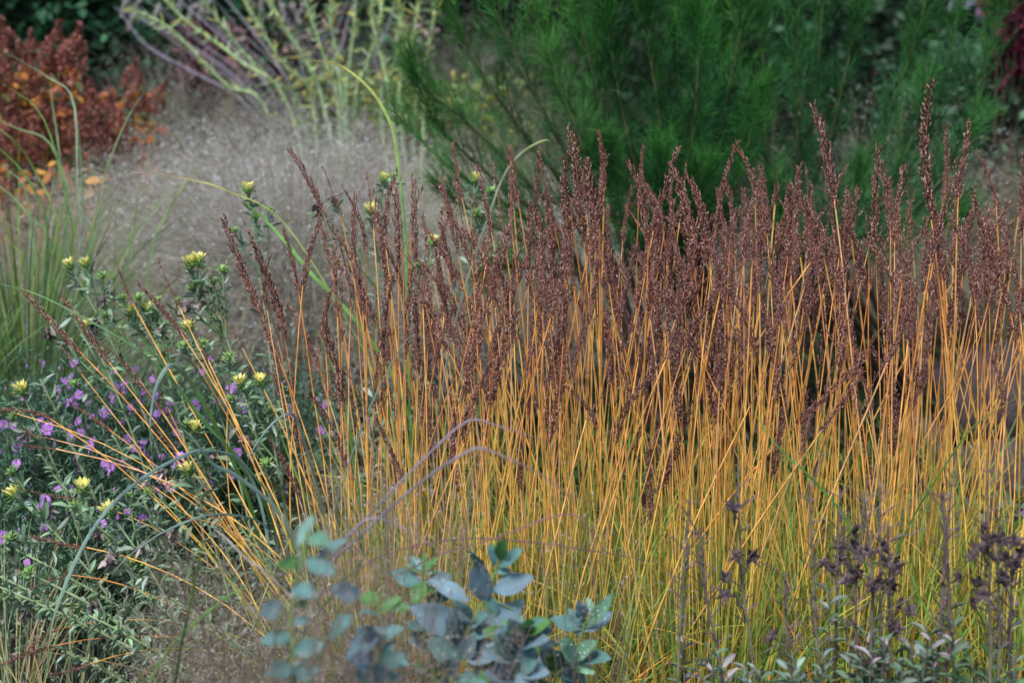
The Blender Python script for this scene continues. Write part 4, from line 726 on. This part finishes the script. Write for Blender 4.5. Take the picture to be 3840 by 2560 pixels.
def leaf_bush(name, lab, cat, c, rad, n, cols, lsz, w=.5, tpl=T_OVAL, group=None, mat=M_LEAF, stemc=(.1, .06, .05), core=.45):
    th = thing(name, lab, cat, (c[0], c[1], 0), group); c = np.asarray(c, float); d = nrm(R3(n)); r = U(core, 1, n)[:, None]
    ph = U(0, 6, 3); lump = 1+.22*np.sin(d[:, 0:1]*5+ph[0])+.18*np.sin(d[:, 2:3]*7+ph[1]); B = c+d*r*lump*np.asarray(rad); B = B[B[:, 2] > .02]; n = len(B)
    k = 34; ti = rng.choice(n, k); r0 = np.tile([c[0], c[1], 0], (k, 1))+np.c_[rng.normal(0, .04, (k, 2)), np.zeros(k)]
    G().tubes(bez(r0, lerp(r0, B[ti], .5)+[0, 0, .05], B[ti], 7), np.tile(np.linspace(.005, .0015, 7), (k, 1)), np.array(stemc), 4).build('stems', M_DRY, th)
    s = lsz*U(.6, 1.3, n); o = G().inst(tpl, B, R3(n, .7)+(B-c)*2+[0, 0, .2], np.stack([s*w, s*w, s], -1), mixc(cols, n, .2)).build('leaves', mat, th, True); o['kind'] = 'stuff'
leaf_bush('purple_bush', 'dark purple-red leafy bush between hydrangea and green stalks', 'bush', pt(800, 230, 7.6), (.20, .15, .16), 900, [(.13, .04, .06), (.2, .08, .09), (.3, .17, .18), (.1, .05, .06)], .045)
leaf_bush('pink_seed_bush', 'pinkish seed-headed bush high behind the burnet stems', 'bush', pt(760, 170, 7.9), (.26, .15, .12), 900, [(.42, .28, .27), (.34, .22, .22), (.5, .36, .32)], .03)
leaf_bush('tan_seed_bush', 'tan seed-headed bush behind the upright green stalks', 'bush', pt(1150, 130, 7.7), (.55, .2, .2), 1600, [(.32, .22, .2), (.4, .3, .26), (.22, .16, .15), (.14, .16, .1)], .035)
leaf_bush('burgundy_bush', 'burgundy-leaved bush in the top right corner', 'bush', pt(3815, 90, 6.0), (.13, .12, .22), 380, [(.12, .012, .035), (.08, .01, .025), (.17, .03, .06)], .06)
leaf_bush('shade_bush', 'mid-green leafy bush at the right edge under the burgundy one', 'bush', pt(3800, 460, 6.1), (.3, .2, .33), 1800, [(.06, .13, .07), (.09, .18, .10), (.04, .09, .05)], .06)
leaf_bush('lilac_patch', 'pale lilac leafy mass added to fill a patch at the top right corner', 'bush', pt(3790, -10, 7.5), (.22, .2, .12), 1300, [(.30, .28, .42), (.36, .34, .48), (.28, .27, .35)], .05)  # leafy mass added to fill an unidentified pale lilac patch
leaf_bush('leafy_bush', 'low yellow-green leafy bush behind the hazy mound, below the green stalks', 'bush', pt(1500, 400, 6.6), (.45, .15, .14), 1300, [(.16, .26, .08), (.2, .3, .12), (.22, .24, .05), (.12, .2, .07), (.3, .26, .06)], .03)
leaf_bush('green_bush', 'small bright green bush between the stones and the golden bed', 'bush', (1.66, 4.9, .24), (.16, .14, .2), 700, [(.07, .20, .05), (.1, .26, .07), (.05, .14, .05)], .04)

# ------------------------------------------------------------------ stones on the right
M_STONE = soil_mat('stone', (.035, .026, .026), (.095, .070, .068), (.17, .13, .125), 22, 1.0)
def stone(lab, c, rad, seed, grey=0):
    r = np.random.default_rng(seed); tv, tf = t_ball(22, 14); w = tv.copy()
    for k in range(7):
        d = nrm(r.normal(0, 1, 3)); lim = r.uniform(.62, .9); s = w@d; w -= np.outer(np.maximum(s-lim, 0)*.92, d)
    w *= 1+.03*np.sin(w[:, 0:1]*9+seed)+.025*np.sin(w[:, 2:3]*13)+r.normal(0, .006, (len(w), 1))
    a = r.uniform(0, 3); R_ = np.array([[math.cos(a), -math.sin(a), 0], [math.sin(a), math.cos(a), 0], [0, 0, 1]])
    V = (w@R_.T)*rad+c; o = G().add(V, tf, (.2, .15, .15)).build('stone', M_STONE, None, True, at=(c[0], c[1], 0)); meta(o, lab, 'stone', 'edging stones on the right')
for lab, (px, py, Y), rad, sd_ in [
 ('large brown-grey stone behind the rightmost golden stems', (3660, 1500, 4.7), (.20, .18, .14), 1), ('flat mauve-brown stone at the right edge above the dark gap', (3840, 1380, 4.9), (.24, .2, .14), 2),
 ('mauve stone low at the right edge beneath the dark gap', (3800, 1760, 4.1), (.20, .15, .09), 3), ('grey slab stone behind the right pod stalks', (3560, 1960, 3.75), (.19, .14, .05), 4),
 ('brown stone half hidden by the golden stems on the right', (3420, 1690, 4.3), (.12, .12, .09), 5), ('small pale stone at the foot of the right pod stalks', (3430, 1965, 3.6), (.05, .05, .035), 6),
 ('dusky stone at the lower right edge beside small violet flowers', (3740, 2120, 3.45), (.15, .12, .06), 7)]:
    c = pt(px, py, Y); c[2] = max(rad[2]*.5, c[2]*.6); stone(lab, c, np.array(rad), sd_)
def violet(lab, px, py, Y, nf):
    c = pt(px, py, Y); th = thing('violet_plant', lab, 'flowering plant', (c[0], c[1], 0), 'small violet plants by the stones'); n = 160
    B = c+R3(n, .04)+[0, 0, -.03]; B[:, 2] = np.clip(B[:, 2], .02, 9)
    G().inst(T_OVAL, B, R3(n), np.stack([U(.012, .02, n)]*2+[U(.015, .03, n)], -1), mixc([(.15, .25, .2), (.2, .3, .25), (.1, .18, .12)], n)).build('leaves', M_LEAF, th)
    k = 14; r0 = np.tile([c[0], c[1], 0.], (k, 1)); G().tubes(bez(r0, lerp(r0, B[:k], .5), B[:k], 4), np.full((k, 4), .0015), np.array((.12, .2, .1)), 3).build('stems', M_LEAF, th)
    for i in range(nf): place(AST[i % 3], 'flower', th, c+R3(1, .03)[0]+[0, -.03, .03], nrm([U(-.4, .4), -1, .5]), U(.7, .9))
violet('small violet flowers at the right edge in the dark gap', 3825, 1945, 3.3, 2); violet('small violet flowers low at the right edge by the pod stalks', 3820, 2330, 2.9, 8)

# ------------------------------------------------------------------ blue-green round-leaved shoots
def zp(x, y): return 1280+x*.5447, 1706+y*.5447
BL, BG, GN, LG2, DK, LT = (.135, .22, .265), (.10, .215, .205), (.07, .20, .05), (.17, .36, .22), (.04, .10, .085), (.22, .31, .34)
SHOOTS = [
 ('tallest blue-green round-leaved shoot at bottom centre', [(760, 1600), (830, 1320), (910, 1130), (1000, 960), (1060, 800), (1085, 690)], 1.95,
  [(1045, 935, 1315, 830, .5, BL), (1000, 1010, 915, 750, .48, BL), (875, 1000, 620, 850, .42, BL), (1095, 765, 1245, 640, .4, BG), (1075, 765, 1020, 620, .42, BG), (1085, 720, 1035, 590, .3, GN), (1090, 720, 1115, 590, .4, GN),
   (1020, 840, 880, 650, .18, DK), (950, 1190, 1240, 1040, .62, BL), (945, 1205, 1190, 1150, .4, BL), (900, 1160, 800, 1010, .45, BL), (860, 1200, 470, 1050, .5, BL), (840, 1260, 600, 1200, .5, BG), (1065, 1110, 1020, 960, .5, BG),
   (1160, 1180, 1305, 1170, .36, LG2), (1180, 1060, 1265, 990, .55, LG2), (830, 1400, 600, 1270, .6, BG), (830, 1400, 920, 1240, .5, BL), (1010, 1290, 1165, 1385, .48, BG), (1060, 1230, 1190, 1200, .6, GN), (870, 1440, 1150, 1400, .45, DK),
   (1130, 1470, 1235, 1400, .4, LT), (800, 1560, 960, 1500, .6, BG), (1090, 1490, 1370, 1580, .5, BG), (940, 1590, 1120, 1520, .5, BL), (1060, 800, 1175, 790, .5, BG)]),
 ('shoot with bright green tip left of the tallest round-leaved one', [(640, 1600), (620, 1300), (600, 1050), (590, 900), (565, 790)], 2.02,
  [(560, 880, 330, 800, .48, BG), (560, 800, 475, 680, .5, BG), (560, 790, 665, 690, .45, GN), (555, 795, 440, 745, .4, GN), (560, 770, 575, 665, .35, GN), (580, 870, 760, 830, .5, BL), (580, 870, 480, 1020, .62, GN), (600, 930, 700, 870, .6, GN),
   (590, 1000, 760, 960, .5, DK), (600, 1050, 480, 1080, .5, BG), (560, 810, 660, 800, .35, GN), (610, 1180, 480, 1240, .5, BG), (620, 1250, 760, 1180, .5, BG), (640, 1450, 480, 1500, .5, BG), (630, 1400, 780, 1350, .5, BG)]),
 ('right round-leaved shoot with dewy upright leaves against the golden stems', [(1430, 1620), (1480, 1520), (1590, 1410), (1640, 1300), (1670, 1180), (1680, 1130)], 2.05,
  [(1670, 1210, 1872, 1065, .42, BL), (1695, 1180, 1868, 955, .28, LG2), (1725, 1110, 1700, 970, .42, LG2), (1660, 1245, 1562, 1050, .55, BG), (1672, 1150, 1620, 1010, .3, BG), (1600, 1410, 1520, 1275, .6, LG2), (1610, 1405, 1740, 1275, .45, LG2),
   (1600, 1430, 1737, 1490, .5, LG2), (1450, 1530, 1293, 1380, .55, BL), (1480, 1455, 1380, 1310, .5, BL), (1510, 1300, 1360, 1290, .25, BG), (1535, 1450, 1480, 1350, .4, BG), (1400, 1290, 1300, 1370, .4, GN), (1610, 1500, 1700, 1570, .5, BG),
   (1440, 1560, 1340, 1600, .5, DK), (1620, 1370, 1625, 1290, .5, GN), (1500, 1500, 1640, 1600, .5, BG)]),
 ('shoot between the two tallest round-leaved ones near the bottom', [(1180, 1620), (1200, 1450), (1230, 1320), (1220, 1240)], 1.9,
  [(1240, 1330, 1345, 1190, .35, BG), (1215, 1320, 1205, 1225, .45, BL), (1230, 1380, 1290, 1330, .6, GN), (1210, 1480, 1330, 1420, .5, BG), (1200, 1440, 1110, 1330, .5, BG), (1190, 1500, 1280, 1590, .5, BL), (1190, 1540, 1080, 1600, .5, BL)]),
 ('left round-leaved shoot with rounded green leaves in the haze', [(260, 1620), (270, 1400), (260, 1150), (250, 1000)], 1.7,
  [(130, 960, -70, 920, .5, BL), (260, 1010, 120, 960, .65, GN), (265, 1070, 415, 970, .45, GN), (300, 1040, 480, 1040, .5, GN), (40, 1400, 280, 1180, .4, BL), (260, 1100, 140, 1060, .35, BG), (262, 1220, 100, 1200, .5, BG), (265, 1250, 420, 1180, .5, BG), (265, 1400, 120, 1330, .5, DK), (265, 1420, 430, 1380, .5, BG), (262, 1540, 100, 1480, .55, BG), (262, 1540, 420, 1500, .5, BG)]),
 ('farthest left round-leaved shoot with a round grey leaf, softly blurred', [(-320, 1620), (-360, 1300), (-330, 1000), (-270, 700), (-230, 520)], 1.6,
  [(-300, 620, -200, 400, .4, (.12, .24, .20)), (-230, 560, -80, 600, .5, (.10, .24, .15)), (-290, 720, -440, 760, .5, GN), (-240, 720, -60, 800, .45, BG), (-160, 700, 40, 560, .35, BG), (-400, 1020, -560, 1100, .8, (.14, .22, .23)), (-330, 900, -200, 960, .5, BG), (-340, 1240, -560, 1280, .5, BG), (-340, 1150, -200, 1120, .5, BG), (-330, 1350, -120, 1300, .5, BG), (-330, 1450, -500, 1500, .5, BG), (-330, 1040, -220, 1010, .5, GN), (-330, 1500, -180, 1480, .5, BG), (-90, 1250, 60, 1100, .5, BG)]),
]
for lab, stem, Y, lv in SHOOTS:
    Q = [pt(*zp(x, y), Y) for x, y in stem]; root = Q[0]*[1, 1, 0]; th = thing('round_leaf_shoot', lab, 'plant shoot', root, 'blue-green round-leaved shoots at the bottom')
    P = spline([root]+Q, 30); G().tubes(P[None], np.linspace(.0028, .0013, 30)[None], np.array((.20, .30, .09)), 6).build('stem', M_GLAUC, th, True)
    lv = list(lv)
    for q in range(66 if 'tallest' in lab else 46 if 'bright' in lab else (8 if 'dewy' in lab else (0 if 'farthest' in lab else 12))):
        k = rng.integers(0, len(stem)-1); f = U(0, 1); x0 = stem[k][0]*(1-f)+stem[k+1][0]*f; y0 = stem[k][1]*(1-f)+stem[k+1][1]*f
        if y0 < 1120: continue
        an = U(-2.9, .1); ll = U(130, 270); lv.append((x0+30*math.cos(an), y0+30*math.sin(an), x0+ll*math.cos(an), y0+ll*.8*math.sin(an)+20, U(.42, .58), [BL, BG, BG, BL, GN][rng.integers(5)]))
    for (x0, y0, x1, y1, w, c) in lv:
        a = pt(*zp(x0, y0), Y); dY = U(-.035, .02); b = pt(*zp(x1, y1), Y+dY); L = np.linalg.norm(b-a); k = np.argmin(np.linalg.norm(P-a, axis=1)); base = P[k]
        g = G(); z = nrm(b-a); n_ = nrm(np.array([U(-.6, .6), -1, U(.15, 1.3)])); y = -n_
        # a finer oval leaf with midrib: rows across the blade
        m = 13; t = np.linspace(0, 1, m); wp = np.sin(np.pi*np.clip(t, .03, .99)**.92)**.85; side = nrm(np.cross(z, n_)); nn = np.cross(side, z); nn = nn*np.sign(nn@n_)
        cur = -U(.02, .14)*L*t*t*1.0; rows_ = []; cc = []
        for j in range(m):
            for s_ in (-1, -.55, 0, .55, 1):
                p_ = a+z*L*t[j]+side*(s_*wp[j]*L*w/2)+nn*(cur[j]+abs(s_)*wp[j]*L*w*.10+.0006*math.sin(9*t[j]+s_*3))
                rows_.append(p_); cc.append(np.array(c)*(1.12 if s_ == 0 else 1.0))
        F = []
        for j in range(m-1):
            for s_ in range(4): q = j*5+s_; F += [(q, q+1, q+6), (q, q+6, q+5)]
        g.add(rows_, F, np.array(cc)*U(.88, 1.1)); pet = np.array([base, lerp(base, a, .5), a, a+z*L*.9+nn*(-.0003+cur[-2])])
        g.tubes(pet[None, :3], np.full((1, 3), .0009), np.array((.2, .3, .1)), 4); o = g.build('leaf', M_GLAUC, th, True)
        if c in (LG2, LT) or rng.random() < .25:
            nd = 16 if c == LG2 else 5; tt = U(.1, .9, nd); ss = U(-.4, .4, nd); B = a+z*L*tt[:, None]+side*(ss*L*w)[:, None]+nn*(np.interp(tt, t, cur)+np.abs(ss)*L*w*.18+.0006)[:, None]
            G().inst(T_DROP, B, R3(nd), U(.0004, .0009, nd), (.85, .87, .9)).build('dew_drops', M_DEW, o, True)

# ------------------------------------------------------------------ dry pod stalks, lower right
def pod():
    g = G()
    for k in range(5):
        a = k*1.257+U(-.3, .3); el = U(.15, .7); D = np.array([math.cos(a)*math.cos(el), math.sin(a)*math.cos(el), math.sin(el)])
        g.inst(t_leaf([.35, .9, 1, .8, .35, .02], .25, .35), [D*.001], [D], [(.0085, .008, .0165)], mixc([(.06, .042, .044), (.10, .07, .07), (.15, .11, .10)], 1), roll=[(0, 0, 1.)])
        g.inst(T_BALL, [D*.0065], [D], [(.0036, .0036, .0062)], mixc([(.05, .036, .04), (.075, .055, .06)], 1))
        g.tubes(np.array([[D*.014, D*.018+[0, 0, .002], D*.020+[0, 0, .005]]]), np.array([[.0008, .0005, .0002]]), np.array((.05, .04, .04)), 3)
    return g.mesh('seed_pod', M_DRY, smooth=True)
PODS = [pod() for _ in range(4)]
ST = [
 ('bare dry stalk leftmost of the pod stalks, without pods', [(2540, 2600), (2560, 2200), (2590, 1850)], []),
 ('dry stalk with two small pod clusters low on its right side', [(2710, 2600), (2650, 2250), (2625, 1990)], [(2715, 2165), (2725, 2230)]),
 ('tall pale-footed stalk with pods spread either side near its middle', [(2830, 2600), (2780, 2150), (2768, 1740)], [(2745, 1905), (2765, 2085), (2815, 2085)]),
 ('short thin stalk with one dark pod beside it', [(2965, 2600), (2950, 2350), (2945, 2140)], [(2900, 2385)]),
 ('tall bare stalk left of the first big pod cluster', [(3065, 2600), (3050, 2200), (3035, 1800)], []),
 ('stalk topped by a wide star-shaped cluster of dark pods', [(3130, 2560), (3140, 2150), (3150, 1830)], [(3090, 2115), (3125, 2130), (3150, 2100), (3195, 2040), (3200, 1990), (3150, 2050)]),
 ('stalk behind the star cluster carrying small pods along its tip', [(3220, 2600), (3210, 2250), (3250, 1790)], [(3225, 2080), (3250, 2070), (3205, 2150), (3180, 2180)]),
 ('dark stalk with pods packed close to its upper half', [(3265, 2450), (3270, 2150), (3240, 1850)], [(3270, 2200), (3290, 2180)]),
 ('greenish stalk standing tall between dark pod stalks', [(3300, 2600), (3300, 2200), (3300, 1740)], [(3310, 2050), (3320, 2110)]),
 ('stalk with large open pods hanging at its right side', [(3330, 2500), (3335, 2200), (3330, 1960)], [(3355, 2125), (3340, 2190), (3370, 2260), (3410, 2290), (3370, 2360), (3345, 2350), (3290, 2465)]),
 ('thick forked brown stalk with side twigs, no pods', [(3510, 2600), (3530, 2300), (3550, 2000), (3575, 1760)], [(3600, 2160)]),
 ('slender stalk crossing the thick forked brown one', [(3540, 2600), (3560, 2300), (3540, 1950), (3530, 1850)], []),
 ('olive stalk with the tallest dark pod column at the right', [(3710, 2600), (3710, 2200), (3700, 1720)], [(3680, 1975), (3650, 2090), (3680, 2060), (3700, 2030), (3730, 2010), (3670, 2190), (3690, 2230), (3640, 2260)]),
 ('stalk just right of the olive one, crowded with dark pods', [(3740, 2600), (3745, 2250), (3740, 1880)], [(3760, 2025), (3800, 2035), (3780, 2090), (3760, 2160), (3720, 2090)]),
 ('rightmost dry stalk with pods and a rusty seed head beside it', [(3780, 2600), (3790, 2300), (3800, 2060)], [(3810, 2120), (3830, 2070), (3770, 2170)])]
for lab, stem, pods in ST:
    Y = U(2.0, 2.2); Q = [pt(x, y, Y) for x, y in stem]; root = Q[0]*[1, 1, 0]; th = thing('pod_stalk', lab, 'seed stalk', root, 'dry pod stalks at lower right')
    P = spline([root]+Q, 30); t = np.linspace(0, 1, 30); olive = 'olive' in lab or 'pale-footed' in lab or 'greenish' in lab or 'bare' in lab
    lo = np.array((.22, .23, .10)) if olive else np.array((.15, .11, .09)); C = lerp(lo, np.array((.15, .115, .12)), t[:, None])
    r = .0040 if 'thick' in lab else .0030; g = G().tubes(P[None], np.linspace(r, .0010, 30)[None], C[None], 6)
    n = 46; k = rng.integers(12, 29, n); a = U(0, 6.28, n); d = np.stack([np.cos(a), np.sin(a)*.6, U(.3, 1.2, n)], -1); L = U(.004, .022, n); L[:5] *= 2.5
    g.tubes(bez(P[k], P[k]+d*L[:, None]*.5, P[k]+d*L[:, None]+R3(n, .001), 3), np.tile([.0009, .0008, .0011], (n, 1)), np.array((.16, .12, .12)), 3); g.build('stem', M_DRY, th, True)
    g = G()
    for (px, py) in pods:
        p = pt(px, py, Y+U(-.03, .03)); kk = np.argmin(np.linalg.norm(P-p-[0, 0, -.02], axis=1)); b = P[kk]
        Gt = G().tubes(bez(b, lerp(b, p, .5)+[0, 0, -.004], p, 5), np.full((1, 5), .0011), np.array((.11, .08, .08)), 4)
        o = place(PODS[rng.integers(4)], 'seed_pod', th, p, nrm([U(-.7, .7), -U(.1, .9), U(-.2, 1)]), U(.7, 1.0), U(0, 6)); tw = Gt.build('twig', M_DRY, th)
# grey foliage along the bottom right
def low_plant(lab, px, Y, h, n, cols, seed):
    c = pt(px, 2560, Y); th = thing('grey_leaf_plant', lab, 'low plant', (c[0], Y, 0), 'grey-leaved plants along the bottom right'); k = 16
    tip = np.stack([c[0]+rng.normal(0, .07, k), Y+rng.normal(0, .05, k), h*U(.6, 1.05, k)], -1); r0 = np.tile([c[0], Y, 0.], (k, 1))+np.c_[rng.normal(0, .02, (k, 2)), np.zeros(k)]
    P = bez(r0, lerp(r0, tip, .5), tip, 12); G().tubes(P, np.tile(np.linspace(.0022, .001, 12), (k, 1)), np.array((.14, .13, .10)), 4).build('stems', M_DRY, th)
    g = G()
    for j in range(k): leaves_along(g, P[j], n+8, .027, cols, w=.3, t0=.35)
    o = g.build('leaves', M_LEAF, th, True); o['kind'] = 'stuff'
GC = [(.26, .25, .26), (.19, .25, .21), (.13, .20, .13), (.34, .29, .30), (.10, .17, .10)]
top = lambda py, Y: pt(0, py, Y)[2]
for i, (px, py, lab, cs) in enumerate([(2600, 2540, 'lowest grey-leaved plant, leftmost in the bottom right', GC), (2760, 2500, 'grey-leaved plant with pale upright tip near the bare stalks', GC), (2900, 2430, 'grey-leaved plant right of the lone dark pod', GC), (3040, 2370, 'lilac-grey leaved plant below the star-shaped pod cluster', GC),
     (3180, 2350, 'grey-green leaved plant in front of the middle pod stalks', GC[1:]), (3340, 2370, 'green-tinged leaved plant under the large open pods', GC[1:3]+[(.08, .17, .06)]), (3480, 2420, 'silver-leaved plant left of the thick forked stalk', GC), (3620, 2380, 'tallest silver-leaved plant right of the thick forked stalk', GC),
     (3740, 2400, 'green leafy plant under the crowded pod stalk', [(.07, .17, .06), (.10, .2, .08), (.12, .17, .12)]), (3860, 2440, 'dark green plant cut by the bottom right corner', [(.07, .15, .07), (.12, .16, .13)])]):
    low_plant(lab, px, 2.1+U(-.06, .06), top(py, 2.1), 26, cs, i)
for i, (px, py, lab) in enumerate([(1500, 2560, 'dark leafy plant in shade under the round-leaved shoots'), (1300, 2540, 'dark leafy plant beneath the left round-leaved shoots'), (1050, 2560, 'dark leafy plant at the bottom under the round grey leaf')]):
    low_plant(lab, px, 2.2, top(py-150, 2.2), 24, [(.05, .10, .06), (.07, .13, .08), (.10, .12, .10)], i)

for o in bpy.data.objects:
    if '_o' in o: del o['_o']
